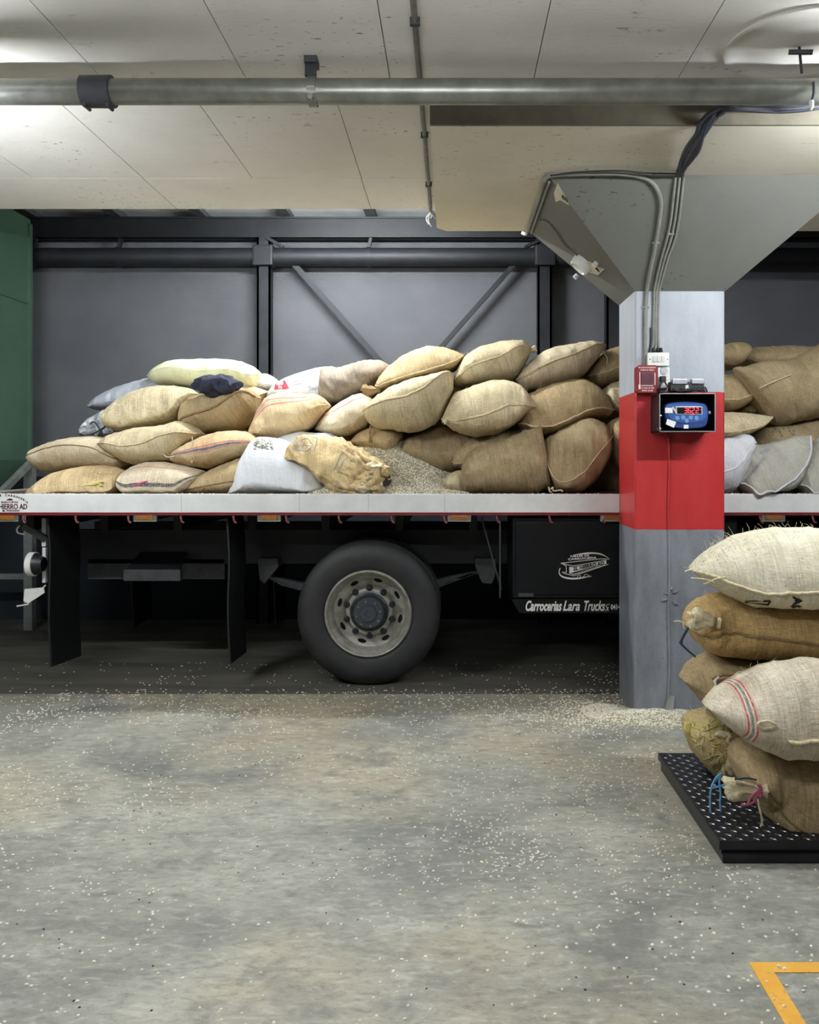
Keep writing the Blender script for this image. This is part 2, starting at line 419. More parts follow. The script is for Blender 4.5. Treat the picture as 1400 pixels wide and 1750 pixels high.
fabric('poly_clear', '#6f7479', '#c3c8cc', weave=(30, 10), wamt=0.9, rough=0.25, bump=0.9)
fabric('poly_cream', '#d6d9ae', '#eef0cc', weave=(60, 60), wamt=0.2, rough=0.5, bump=0.4, streak=0.12)
fabric('poly_print', '#a3a093', '#bdbaae', weave=(80, 50), wamt=0.3, rough=0.6, bump=0.45)
fabric('poly_pale', '#c3c5c8', '#d5d7d9', weave=(60, 60), wamt=0.15, rough=0.5, bump=0.5, streak=0.12)
# ------------------------------------------------------------------ structure
YB, YW = 5.62, 8.20          # slab joint, back wall
o = MB().box((-6, -4, -0.2), (6, YB, 0)).build('floor', 'concrete_floor'); tag(o, 'grey stained concrete floor strewn with coffee beans', kind='structure')
o = MB().box((-6, YB+0.004, -0.22), (6, YW+0.2, -0.004)).build('floor', 'lane_floor'); tag(o, 'dirty floor of the lane beneath the truck, its colour darkened for shade', kind='structure')
o = MB().box((-6, YW, -0.2), (6, YW+0.2, 4.3)).build('wall_back', 'plaster_wall'); tag(o, 'grey plastered back wall behind the loaded truck', kind='structure')
ZC = 3.375; YS = 5.78
ce = MB().box((-5, -4, ZC+0.02), (5, YS, ZC+0.45)).build('ceiling', 'joint', origin=(0, 0, ZC)); tag(ce, 'cream painted concrete ceiling slab cast on formwork boards', kind='structure')
rows = [(-4.0, 1.9, -0.95, 0.665), (1.9, 3.92, -0.95, 0.665), (3.92, 5.14, -0.565, 0.685), (5.14, YS, -0.568, 1.37)]
pan = {}
for ri, (y0, y1, xo, dx) in enumerate(rows):
    k0 = math.floor((-5-xo)/dx); x = xo+k0*dx
    while x < 5:
        a, b = max(x, -5), min(x+dx, 5)
        if b-a > 0.1:
            g = 0.0022
            key = (ri, round(b-a, 3))
            if key not in pan:
                mb = MB().box((a+g, y0+g, ZC), (b-g, y1-g, ZC+0.019)); pan[key] = (mb.build('formwork_panel', 'ceiling_paint', ce, origin=(a, y0, ZC)), a)
            else:
                share(pan[key][0], Vector((a, y0, ZC))-Vector((0, 0, ZC)), ce)
        x += dx
# thickened drop panel over the column, back left corner chipped
XD = -0.104; ZD = 3.22
poly = [(XD, 3.94, ZD), (4.9, 3.94, ZD), (4.9, YS, ZD), (XD+0.07, YS, ZD), (XD+0.02, YS-0.05, ZD), (XD, YS-0.09, ZD)]
dp = MB().prism(poly, (0, 0, ZC-ZD-0.001)).build('ceiling_drop_panel', 'drop_panel_paint'); tag(dp, 'thick cream drop panel of the ceiling above the column', kind='structure')
MB().box((XD, 3.925, ZD-.001), (4.9, 3.941, ZC-.001)).build('panel_edge', 'edge_concrete', dp)
# roof beyond the slab
rf = MB().box((-6, 5.7, 4.03), (6, YW+0.1, 4.07)).build('roof', 'roof_sheet', origin=(0, 6, 4.03)); tag(rf, 'pale roof sheet on grey rafters behind the ceiling slab', kind='structure')
r0 = None
for k in range(-7, 8):
    xx = 0.04+k*0.83
    if abs(xx) > 5.9: continue
    if r0 is None:
        r0 = MB().box((xx-0.05, 5.75, 3.975), (xx+0.05, YW-0.02, 4.028)).build('rafter', 'rafter_grey', rf, origin=(xx, 6, 4.0))
    else: share(r0, (xx, 0, -0.03), rf)
# column with mushroom capital
XL, XR, Y0, Y1 = 1.154, 1.722, 5.16, 5.65; ZT = 2.67
def octo(x0, x1, y0, y1, z, c):
    return [(x0+c, y0, z), (x1-c, y0, z), (x1, y0+c, z), (x1, y1-c, z), (x1-c, y1, z), (x0+c, y1, z), (x0, y1-c, z), (x0, y0+c, z)]
mb = MB(); vs = []
zs = [0, 0.3, 0.6, 0.9, 1.169, 1.5, 1.8, 2.035, 2.35, ZT]
for z in zs: vs += octo(XL, XR, Y0, Y1, z, 0.012)
mb.add(vs, [(i*8+k, i*8+(k+1)%8, i*8+8+(k+1)%8, i*8+8+k) for i in range(len(zs)-1) for k in range(8)]+[tuple(range(8)), tuple(len(vs)-8+k for k in range(8))])
col = mb.build('column', 'column_paint', origin=(1.44, 5.4, 0)); tag(col, 'square concrete column painted white, red and grey with flared top', kind='structure')
CT = [(0.545, 4.63, ZD), (2.33, 4.63, ZD), (2.33, YS, ZD), (0.545, YS, ZD)]
CB = [(XL, Y0, ZT), (XR, Y0, ZT), (XR, Y1, ZT), (XL, Y1, ZT)]
mb = MB().add(CB+CT, [(0, 1, 5, 4), (1, 2, 6, 5), (2, 3, 7, 6), (3, 0, 4, 7), (4, 5, 6, 7), (0, 3, 2, 1)])
cap = mb.build('column_capital', 'capital_paint', col); cap['label'] = 'grey flared mushroom capital'
# painted-over cable down the front of the column
pts = [P(1143, y, Y0) for y in (741, 800, 860, 920, 1000, 1040, 1080, 1140, 1180, 1212)]
pts = [Vector((p.x+0.004*math.sin(i*2.1), Y0-0.004, p.z)) for i, p in enumerate(pts)]
MB().tube(smooth_path(pts, 40), 0.009, 6).build('painted_cable', 'column_paint', col, smooth=True)
# star shaped blob of filler and other paint runs
mb = MB()
for x, y, dx, dy, r in ((1147, 1010, 2, -9, .010), (1150, 1014, 11, -5, .009), (1142, 1024, -14, 3, .010), (1150, 1026, 10, 10, .012), (1143, 1016, -9, -3, .007)):
    c0 = P(x, y, Y0); c1_ = P(x+dx, y+dy, Y0)
    mb.tube([c0+Vector((0, .002, 0)), c0.lerp(c1_, .5)+Vector((0, -.003, 0)), c1_+Vector((0, .003, 0))], [r*.7, r, .003], 6)
mb.build('paint_splat', 'column_paint', col, smooth=True)
mb = MB().add([P(1132, 1215, Y0)+Vector((0, -0.03, 0)), P(1147, 1212, Y0)+Vector((0, -0.05, 0)), P(1153, 1190, Y0), P(1143, 1188, Y0), P(1140, 1214, Y0-.04)], [(0, 1, 4), (0, 4, 3), (1, 2, 4), (2, 3, 4)])
mb.build('tape_scrap', 'conduit_grey', col)
# ------------------------------------------------------------------ steel frame against the back wall
YF = 8.05
def px_bar(name, p, q, wd, hg, label, group, cat='steel post', up=(0, 1, 0)):
    return tag(MB().bar(p, q, wd, hg, up).build(name, 'steel_dark'), label, cat, group)
mb = MB(); zt, zb = P(0, 373, YF).z, P(0, 408, YF).z
mb.box((-5.6, YF-0.06, zt-0.018), (5.6, YF+0.06, zt)); mb.box((-5.6, YF-0.06, zb), (5.6, YF+0.06, zb+0.018)); mb.box((-5.6, YF-0.045, zb), (5.6, YF-0.02, zt))
tag(mb.build('steel_beam', 'steel_dark'), 'long dark steel beam along the top of the back wall', 'beam')
zp = P(0, 440, YF).z; rp = 0.088
mb = MB().tube([(-5.6, YF-0.02, zp), (5.6, YF-0.02, zp)], rp, 20)
pp = mb.build('wall_pipe', 'steel_dark', smooth=True, auto=40); tag(pp, 'thick dark pipe running along the back wall below the steel beam', 'pipe')
for x in (205, 631, 915, 60):
    X = P(x, 440, YF).x
    MB().tube([(X-0.02, YF-0.02, zp), (X+0.02, YF-0.02, zp)], rp+0.008, 20).build('pipe_collar', 'steel_dark', pp, smooth=True, auto=40)
    MB().bar((X, YF-0.02, zp+rp), (X+0.02, YF-0.02, zb), 0.03, 0.05, (0, 1, 0)).build('hanger', 'steel_dark', pp)
for x, wpx, lab in ((453, 23, 'dark steel post behind the white sacks, left of the diagonal braces'), (930, 24, 'dark steel post on the wall between right brace and column'), (1048, 26, 'dark steel post half hidden by the painted column')):
    X = P(x, 500, YF).x; wd = wpx*YF/F
    mb = MB().box((X-wd/2, YF-0.06, 0), (X+wd/2, YF-0.045, zb)).box((X-wd/2, YF+0.045, 0), (X+wd/2, YF+0.06, zb)).box((X-wd/2, YF-0.06, 0), (X-wd/2+0.02, YF+0.06, zb)).box((X+wd/2-0.02, YF-0.06, 0), (X+wd/2, YF+0.06, zb))
    po = mb.build('steel_post', 'steel_dark'); tag(po, lab, 'post', 'steel posts on the back wall')
    if x in (453, 930):
        MB().bar((X+0.02, YF-0.05, zb), (X+0.19*(1 if x == 453 else -1), YF-0.05, zp+rp), 0.03, 0.05, (0, 1, 0)).build('gusset', 'steel_dark', po)
        MB().bbox((X-0.1, YF-0.12, zp-0.1), (X+0.1, YF+0.02, zp+0.1), 0.02).build('joint_plate', 'steel_dark', po)
px_bar('diagonal_brace', P(503, 452, YF), P(690, 662, YF), 0.055, 0.05, 'dark diagonal steel brace falling to the right behind the sacks', 'diagonal braces', 'brace')
px_bar('diagonal_brace', P(884, 446, YF), P(700, 655, YF), 0.045, 0.05, 'dark diagonal steel brace rising to the right behind the sacks', 'diagonal braces', 'brace')
# ------------------------------------------------------------------ big pipe under the ceiling
YP, ZP, RP = 3.59, 3.228, 0.055
mb = MB().tube([(-4.8, YP, ZP), (4.8, YP, ZP)], RP, 28)
cp = mb.build('ceiling_pipe', 'pipe_grey', smooth=True, auto=40); tag(cp, 'long grey steel pipe slung below the ceiling across the whole view', 'pipe')
Xc = P(168, 156, YP).x
MB().lathe((Xc-0.065, YP, ZP), [(RP-.002, 0), (RP+0.012, 0.0), (RP+0.013, 0.13), (RP-.002, 0.13)], 28, 'x').build('coupling', 'clamp_dark', cp, smooth=True, auto=40)
for dx in (-0.05, 0.05):
    MB().tube([(Xc+dx, YP-0.03, ZP-RP-0.012), (Xc+dx, YP+0.03, ZP-RP-0.012)], 0.008, 8).build('coupling_bolt', 'clamp_dark', cp)
Xb = P(535, 156, YP).x
mb = MB().bar((Xb-0.01, YP, ZC), (Xb-0.005, YP-0.03, ZP+RP), 0.05, 0.01, (0, 1, 0))
mb.box((Xb-0.035, YP-0.03, ZC-0.03), (Xb+0.02, YP+0.05, ZC))
h = mb.build('hanger_plate', 'clamp_dark', cp)
ring = [(Xb, YP+math.cos(a)*(RP+0.006), ZP+math.sin(a)*(RP+0.006)) for a in [2*PI*k/24 for k in range(25)]]
mb = MB()
for a, b in zip(ring, ring[1:]): mb.bar(a, b, 0.036, 0.006, Vector((0, (a[1]+b[1])/2-YP, (a[2]+b[2])/2-ZP)))
mb.build('hanger_ring', 'clamp_steel', cp)
MB().lathe((Xb, YP-RP-0.014, ZP-RP+0.004), [(0.001, -0.006), (0.012, -0.006), (0.012, 0.02)], 12).build('hanger_bolt', 'clamp_steel', cp)
# conduit running into depth beside the drop panel
xc = -0.146
mb = MB().tube([(xc, -3.5, ZC-0.016), (xc, 5.70, ZC-0.016)], 0.012, 10)
cd = mb.build('ceiling_conduit', 'conduit_dirty', smooth=True, auto=40); tag(cd, 'thin conduit on the ceiling along the left side of the drop panel', 'conduit')
MB().tube(smooth_path([(xc, 5.70, ZC-0.016), (xc, 5.75, ZC-0.02), (xc+0.03, 5.80, ZC-0.04), (xc+0.03, 5.80, ZC-0.07)], 12), 0.012, 8).build('conduit_elbow', 'conduit_dirty', cd, smooth=True)
for y in (3.25, 4.4, 5.2): MB().box((xc-0.02, y, ZC-0.03), (xc+0.02, y+0.02, ZC)).build('conduit_clip', 'clamp_dark', cd)
mb = MB(); q = P(737, 362, 5.82)
for k in range(4):
    e = q+Vector((random.uniform(-.02, .03), random.uniform(-.02, .02), -0.05-0.02*k)); mb.tube(smooth_path([q, q.lerp(e, .5)+Vector((random.uniform(-.03, .03), 0, 0)), e], 8), 0.004, 5)
mb.build('bare_wires', 'wire_white', cd, smooth=True)
# ------------------------------------------------------------------ wiring on capital and column
FN = Vector((0, -0.55, -0.53)).normalized(); FP = (XL, Y0, ZT)
LN = Vector((-0.55, 0, -0.609)).normalized()
def onF(px, py, off=0.012): return onplane(px, py, Vector(FP)+FN*off, FN)
def onL(px, py, off=0.012): return onplane(px, py, Vector(FP)+LN*off, LN)
def onC(px, py, off=0.012): return P(px, py, Y0-off)
def onD(px, py, off=0.012): return onplane(px, py, (0, 0, ZD-off), (0, 0, -1))
def conduit(name, pts, r, mat, label, cat='conduit', n=36, clips=()):
    o = MB().tube(smooth_path(pts, n), r, 8).build(name, mat, smooth=True, auto=50); tag(o, label, cat)
    for c in clips: MB().bbox(c-Vector((r+.008, .006, .006)), c+Vector((r+.008, .006, .006)), 0.003).build('clip', mat, o)
    return o
c1 = [onD(945, 299), onD(1000, 297), onD(1060, 297), onF(1100, 304), onF(1118, 316), onF(1129, 340), onF(1128, 370), onF(1120, 420), onF(1110, 470), onF(1106, 495), onC(1104, 520), onC(1103, 560), onC(1103, 624)]
conduit('wall_conduit', c1, 0.013, 'conduit_grey', 'grey conduit bending down the capital to the red alarm box', n=60, clips=[onC(1104, 525), onF(1121, 415)])
for i, (dx, lab) in enumerate(((0, 'leftmost of three thin conduits running down to the white switch box'), (7, 'middle of three thin conduits running down to the white switch box'), (14, 'rightmost of three thin conduits running down to the white switch box'))):
    e = 1 if i == 2 else 0
    pts = [onF(1155+dx, 302), onF(1151+dx, 340), onF(1146+dx, 380), onF(1139+dx, 412), onF(1131+dx*.8, 440), onF(1124+dx*.7, 470), onF(1119+dx*.6, 494), onC(1118+dx*.55, 520), onC(1117+dx*.55, 560), onC(1117+dx*.6, 585), onC(1112+dx*1.1, 604)]
    conduit('wall_conduit', pts, 0.008, 'conduit_grey', lab, n=60, clips=[onF(1141+dx, 400), onC(1118+dx*.55, 516)] if i == 1 else ())
conduit('black_cable', [onC(1112, 560, .006), onC(1112, 585, .006), onC(1109, 604, .008)], 0.004, 'cable_black', 'short black cable entering the top left of the switch box', 'cable', 12)
conduit('black_cable', [onD(940, 300, .03), onD(990, 294, .02), onD(1060, 292, .02), onD(1110, 296, .02), onD(1158, 297, .02)], 0.005, 'cable_black', 'thin black cable along the upper edge of the capital', 'cable', 30)
# edge conduit on the left corner of the capital with white end
ep = [Vector((0.53, y, ZD-0.02)) for y in (4.62, 4.9, 5.3, 5.74)]
o = conduit('wall_conduit', [onD(948, 299)]+ep, 0.013, 'conduit_grey', 'grey conduit along the left upper edge of the capital, ending in a white stub')
MB().tube([ep[-1], ep[-1]+Vector((-0.01, 0.03, -0.005)), ep[-1]+Vector((-0.03, 0.05, 0.01))], 0.012, 8).build('conduit_end', 'wire_white', o, smooth=True)
conduit('wall_conduit', [Vector((0.555, y, ZD-0.03)) for y in (4.66, 5.0, 5.4, 5.72)], 0.008, 'conduit_grey', 'thinner second conduit along the left upper edge of the capital')
# cable + round lamp holder on the left slope of the capital
conduit('grey_cable', [onL(921, 378), onL(935, 380), onL(950, 396), onL(962, 415), onL(974, 428), onL(986, 436)], 0.007, 'conduit_dirty', 'thin dark cable looping across the capital to the round lamp holder', 'cable', 24)
c0 = onL(998, 448, 0.0); ez = LN; ex = Vector((0, 1, 0)); ey = ez.cross(ex)
lh = empty('lamp_holder', c0-ez*0.0); tag(lh, 'round white lamp holder without bulb on the left slope of the capital', 'lamp holder')
def disc(prof, n=28):
    mb = MB(); vs = []
    for r, h in prof: vs += [c0+ex*(r*math.cos(2*PI*k/n))+ey*(r*math.sin(2*PI*k/n))+ez*h for k in range(n)]
    return mb.add(vs, [(i*n+k, i*n+(k+1)%n, (i+1)*n+(k+1)%n, (i+1)*n+k) for i in range(len(prof)-1) for k in range(n)])
disc([(0.075, 0), (0.075, 0.02), (0.068, 0.055), (0.055, 0.06), (0.05, 0.045), (0.047, 0.02), (0.001, 0.018)]).build('socket_ring', 'switch_white', lh, smooth=True, auto=35)
pl = [c0+ex*a+ey*b for a, b in ((-0.02, -0.16), (0.05, -0.16), (0.05, -0.06), (-0.03, -0.06))]
q = [onL(1006, 446, 0), onL(1033, 460, 0), onL(1024, 468, 0), onL(998, 460, 0)]
MB().prism(q, ez*0.012).build('base_plate', 'sticker_cream', lh)
for px, py in ((987, 470), (1020, 449)):
    q = onL(px, py, 0); MB().tube([q, q+ez*0.03], 0.018, 8).build('base_lug', 'switch_white', lh, smooth=True, auto=40)
MB().tube(smooth_path([onL(1012, 452, .014), onL(1018, 458, .02), onL(1024, 464, .014)], 8), 0.005, 6).build('wire_stub', 'cable_black', lh, smooth=True)
# torn number sticker
q = [onL(953, 313, .002), onL(966, 335, .002), onL(973, 351, .002), onL(958, 342, .002), onL(950, 345, .002), onL(947, 330, .002)]
st = MB().prism(q, LN*0.0015).build('number_sticker', 'sticker_cream'); tag(st, 'torn cream sticker with the number 15 on the capital', 'sticker')
a = onL(962, 332, .0055); xd = (onL(958, 343, .0055)-a).normalized(); yd = LN.cross(xd)
mb = lettering(MB(), '15', 0.06, a, xd, yd, align='LEFT', bold=0.002); mb.build('number', 'lettering_black', st)
# cable bundle sweeping from the capital over the drop panel to the pipe
bc = empty('cable_bundle', onD(1160, 298)); tag(bc, 'bundle of dark cables sweeping from the capital up to the ceiling pipe', 'cables')
for i in range(6):
    j = lambda s=.012: Vector((random.uniform(-s, s)*1.6, random.uniform(-s, s), random.uniform(-s, 0)))
    pts = [onF(1158+i*1.6, 300, .01), onD(1162+i*2.5, 285, .02)+j(), onD(1176+i*2.5, 255, .02)+j(), onD(1190+i*3, 228, .03)+j(), P(1203+i*3, 207, 3.89)+j(), P(1222+i*3, 188, 3.84)+j(), P(1250, 178+i*1.2, 3.80)+j(), P(1310, 178+i*1.8, 3.80)+j(), P(1352, 180+i*1.0, 3.78)+j(), P(1420, 174+i*1.5, 3.76)]
    MB().tube(smooth_path(pts, 50), 0.011, 7).build('cable', 'cable_dark', bc, smooth=True)
# alarm, switches, outlet
def rect(x0, y0, x1, y1, D): return P(x0, y1, D), P(x1, y0, D)
def pbox(x0, y0, x1, y1, D0, D1, r=0.004):
    """bevelled box whose front face covers the pixel rectangle at depth D0, D1 = back"""
    a, b = rect(x0, y0, x1, y1, D0); return MB().bbox((a.x, D0, a.z), (b.x, D1, b.z), r)
al = empty('fire_alarm', P(1106, 672, 5.08)); tag(al, 'dark red break-glass fire alarm box on the column', 'fire alarm')
a, b = rect(1089, 624, 1124, 671, 5.08); c = 0.012
poly = [(a.x+c, 5.08, a.z), (b.x-c*.4, 5.08, a.z), (b.x, 5.08, a.z+c), (b.x, 5.08, b.z-c), (b.x-c, 5.08, b.z), (a.x+c, 5.08, b.z), (a.x, 5.08, b.z-c), (a.x, 5.08, a.z+c)]
MB().prism(poly, (0, Y0-5.08, 0)).build('housing', 'alarm_red', al)
pbox(1096, 637, 1117, 658, 5.076, 5.09, .002).build('glass', 'alarm_glass', al)
pbox(1093.2, 636, 1094.5, 657, 5.074, 5.085, .0005).build('hammer_handle', 'alarm_pink', al); pbox(1091.8, 657, 1095, 665, 5.072, 5.085, .002).build('hammer_head', 'switch_white', al)
pbox(1119, 637, 1120.5, 658, 5.074, 5.085, .0005).build('side_strip', 'alarm_pink', al); pbox(1096, 658.2, 1117, 659.6, 5.074, 5.085, .0005).build('lower_strip', 'alarm_pink', al)
mb = MB()
for s, x, y, wpx in (('EN CASO DE INCENDIO', 1091.5, 629.3, 29.5), ('ROMPA EL VIDRIO', 1095, 633.6, 23.5), ('IN CASE OF FIRE', 1096, 664.2, 22), ('BREAK GLASS', 1097, 668.6, 19)):
    lettering(mb, s, 0.0125, P(x, y, 5.077), width=wpx*5.077/F, bold=0.0004)
mb.build('lettering', 'alarm_pink', al)
sw = empty('switch_box', P(1126, 625, 5.10)); tag(sw, 'white surface box with three rocker switches', 'switch')
pbox(1108, 602.5, 1144, 625, 5.10, Y0, .004).build('housing', 'switch_white', sw)
for x in (1116.5, 1123.5, 1131): pbox(x, 608.5, x+5.2, 618.5, 5.093, 5.101, .0015).build('rocker', 'lamp_white', sw)
for x, mt in ((1111, 'cable_black'), (1141, 'clamp_steel')):
    q = P(x, 614, 5.10); MB().lathe(q, [(0.001, -0.002), (0.004, -0.002), (0.004, 0.004)], 10).build('screw', mt, sw)
for x in (1117, 1125, 1130):
    q = P(x, 600, 5.13); MB().tube([q+Vector((0, 0, -.006)), q+Vector((0, 0, .02))], [.012, .008], 8).build('cable_gland', 'cable_black', sw, smooth=True)
ou = empty('wall_outlet', P(1135, 662, 5.11)); tag(ou, 'white wall outlet with a black plug, below the switches', 'outlet')
pbox(1124.5, 628, 1145, 663, 5.11, Y0, .004).build('housing', 'switch_white', ou)
q = P(1135, 634, 5.108); MB().lathe(q, [(0.001, -0.003), (0.022, -0.003), (0.026, 0.004)], 20).build('socket_face', 'adapter_silver', ou, smooth=True, auto=30)
q = P(1134, 648, 5.07)
pg = MB().bbox((q.x-.016, 5.06, q.z-.016), (q.x+.016, 5.112, q.z+.02), .006).build('plug', 'cable_black', ou)
MB().tube(smooth_path([q+Vector((-.005, 0, -.01)), P(1130, 655, 5.06), P(1127, 663, 5.06), P(1126, 670, 5.08)], 14), .006, 6).build('cord', 'cable_black', ou, smooth=True)
MB().tube(smooth_path([q+Vector((.005, 0, -.01)), P(1140, 658, 5.05), P(1150, 666, 5.03), P(1168, 669, 5.0), P(1190, 668, 5.0)], 20), .005, 6).build('cord', 'cable_black', ou, smooth=True)
# open steel box with the scale indicator
BX0, BX1 = P(1127, 0, 4.95).x, P(1223, 0, 4.95).x; BZ1, BZ0 = P(0, 672, 4.95).z, P(0, 738, 4.95).z; T = 0.004
bx = empty('indicator_box', ((BX0+BX1)/2, 5.05, BZ0)); tag(bx, 'open black steel box bolted to the red part of the column', 'box')
MB().box((BX0, 4.95, BZ0), (BX0+T, Y0, BZ1)).build('side_panel', 'box_black', bx); MB().box((BX1-T, 4.95, BZ0), (BX1, Y0, BZ1)).build('side_panel', 'box_black', bx)
MB().box((BX0, 4.95, BZ1-T), (BX1, Y0, BZ1)).build('top_panel', 'box_black', bx); MB().box((BX0, 4.95, BZ0), (BX1, Y0, BZ0+T)).build('bottom_panel', 'box_black', bx)
MB().box((BX0, Y0-T-.001, BZ0), (BX1, Y0-.001, BZ1)).build('back_panel', 'box_black', bx)
e = 0.005
for a, b in (((BX0, BZ0), (BX0+e, BZ1)), ((BX1-e, BZ0), (BX1, BZ1)), ((BX0, BZ1-e), (BX1, BZ1)), ((BX0, BZ0), (BX1, BZ0+e))):
    MB().box((a[0], 4.947, a[1]), (b[0], 4.9505, b[1])).build('rim', 'edge_silver', bx)
for x, z in ((BX0+.012, BZ0+.1), (BX0+.008, BZ0+.02)):
    MB().tube([(x-.01, 4.99, z), (x+.012, 4.99, z)], .006, 8).build('bolt', 'edge_silver', bx)
# indicator
ID = 4.975
ind = empty('scale_indicator', (P(1174, 733, ID).x, 5.02, P(0, 735, ID).z)); tag(ind, 'blue digital scale indicator with red 362.2 display inside the black box', 'scale display')
def outline(pts, n=64): return smooth_path([P(x, y, ID) for x, y in pts], n)
out = [(1137, 712), (1136, 700), (1139, 691), (1150, 687.5), (1172, 686), (1195, 687.5), (1207, 691), (1211, 702), (1211, 716), (1207, 728), (1196, 732), (1174, 733), (1152, 731), (1141, 725), (1137, 712)]
ol = outline(out)[:-1]; ctr = sum(ol, Vector())/len(ol)
mb = MB(); n = len(ol); rings = []
for k, (s, dy) in enumerate(((0.93, 0.0), (0.985, 0.006), (1.0, 0.02), (1.0, 0.09), (0.9, 0.11))): rings += [ctr+(p-ctr)*s+Vector((0, dy, 0)) for p in ol]
mb.add(rings, [(i*n+k, i*n+(k+1)%n, (i+1)*n+(k+1)%n, (i+1)*n+k) for i in range(4) for k in range(n)]+[tuple(range(n))])
MB.build(mb, 'housing', 'indicator_dark_blue', ind, smooth=True, auto=40)
face = [(1141, 708), (1139, 696), (1146, 691), (1172, 689), (1200, 691), (1207, 699), (1207, 710), (1198, 719), (1174, 723), (1152, 719), (1141, 708)]
fl = [p+Vector((0, -.004, 0)) for p in outline(face, 40)[:-1]]
MB().prism(fl, (0, .006, 0)).build('face_plate', 'indicator_blue', ind)
pbox(1155, 694.5, 1201, 708.5, ID-.0065, ID, .002).build('bezel', 'edge_silver', ind); pbox(1157.5, 696, 1199, 707, ID-.008, ID, .001).build('display', 'display_dark', ind)
seg = {'3': 'abgcd', '6': 'afgedc', '2': 'abged'}
mb = MB()
def sbar(x0, y0, x1, y1):
    a, b = P(x0, y0, ID-.0085), P(x1, y1, ID-.0085); mb.bar(a, b, 0.0028, 0.001, (0, 1, 0))
for i, ch in enumerate('3622'):
    x = 1170.5+i*6.2+(0.8 if i == 3 else 0); y = 697.5; wd, hh = 3.9, 4.0
    for s_ in seg[ch]:
        sk = 0.5
        g = {'a': (x+sk, y, x+wd+sk, y), 'b': (x+wd+sk, y+.4, x+wd, y+hh-.4), 'c': (x+wd, y+hh+.4, x+wd-sk, y+2*hh-.4), 'd': (x-sk, y+2*hh, x+wd-sk, y+2*hh), 'e': (x, y+hh+.4, x-sk, y+2*hh-.4), 'f': (x+sk, y+.4, x, y+hh-.4), 'g': (x, y+hh, x+wd, y+hh)}[s_]
        sbar(*g)
sbar(1193.4, 705.3, 1194.3, 705.3)
sbar(1182.5, 708.6, 1186, 708.6); sbar(1197, 700.5, 1198, 700.5)
mb.build('digits', 'led_red', ind)
for x, y in ((1157.5, 714.5), (1167.5, 713.8), (1180.5, 713.8), (1190.5, 714.5), (1173.5, 719)):
    MB().lathe(P(x, y, ID-.004), [(0.001, -.004), (0.0125, -.004), (0.0145, .002)], 16).build('button', 'button_blue', ind, smooth=True, auto=30)
pbox(1137, 697, 1150, 706, ID-.009, ID, .001).build('paper_label', 'tape_white', ind)
MB().prism([P(x, y, ID-.008) for x, y in ((1141, 716), (1156, 721), (1152, 731), (1138, 725))], (0, .003, 0)).build('paper_label', 'tape_white', ind)
pbox(1169, 726, 1177, 732.5, ID-.006, ID+.004, .001).build('paper_label', 'tape_white', ind)
MB().prism([P(x, y, ID-.009) for x, y in ((1148, 696), (1151, 695), (1158, 705), (1156, 707))], (0, .003, 0)).build('tape_strip', 'sticker_cream', ind)
for x in (1136.5, 1212.5):
    q = P(x, 705, 5.0); MB().tube([q-Vector((.006, 0, 0)), q+Vector((.006, 0, 0))], .011, 12).build('side_knob', 'adapter_silver', ind, smooth=True, auto=40)
# adapters on top of the box
ad = empty('power_adapter', (P(1175, 0, 5.02).x, 5.05, BZ1)); tag(ad, 'black power strip with silver adapters lying on the indicator box', 'power strip')
pbox(1146, 652, 1204, 668.5, 5.02, 5.09, .008).build('strip_body', 'cable_black', ad)
pbox(1150, 647.5, 1175, 656, 5.01, 5.06, .004).build('adapter', 'adapter_silver', ad); pbox(1183, 647.5, 1203, 655.5, 5.01, 5.06, .004).build('adapter', 'adapter_silver', ad)
pbox(1172, 658, 1177, 665, 5.0, 5.03, .002).build('switch', 'wire_white', ad)
for k in range(4):
    pts = [P(1150+k*12, 664, 5.0), P(1160+k*12, 669-k, 4.985), P(1175+k*8, 666+k*.6, 4.98), P(1190+k*5, 662, 4.99), P(1200+k*3, 670, 5.0)]
    MB().tube(smooth_path(pts, 20), .0045, 6).build('cord', 'cable_black', ad, smooth=True)
# ceiling rosette with T hook, stub of white wire on the pipe
q = onplane(1366, 75, (0, 0, ZC), (0, 0, -1))
ro = empty('ceiling_rosette', q); tag(ro, 'round plaster rosette on the ceiling with a dark T shaped hook', 'hook')
MB().lathe(q, [(0.30, 0.0), (0.305, -.012), (0.285, -.014), (0.27, -.005), (0.19, -.006), (0.14, -.016), (0.06, -.01), (0.001, -.014)], 48, 'z').build('plaster_disc', 'ceiling_paint', ro, smooth=True, auto=60)
MB().tube([q+Vector((-.045, .0, -.035)), q+Vector((.045, -.03, -.05))], .011, 8).build('hook_bar', 'clamp_dark', ro, smooth=True, auto=40)
MB().tube([q+Vector((0.0, .0, -.01)), q+Vector((0.005, -.015, -.13))], .006, 8).build('hook_stem', 'clamp_dark', ro, smooth=True)
q = P(1391, 140, 3.53)
ws = MB().tube(smooth_path([q, P(1391, 160, 3.52), P(1388, 172, 3.52), P(1387, 178, 3.52)], 12), .006, 6).build('wire_stub', 'cable_dark', smooth=True); tag(ws, 'short wire with a white connector hanging from the ceiling pipe', 'wire')
MB().tube(smooth_path([P(1387, 171, 3.51), P(1387, 180, 3.51), P(1386, 188, 3.51)], 8), [.006]+[.011]*6+[.006]*2, 8).build('connector', 'wire_white', ws, smooth=True)
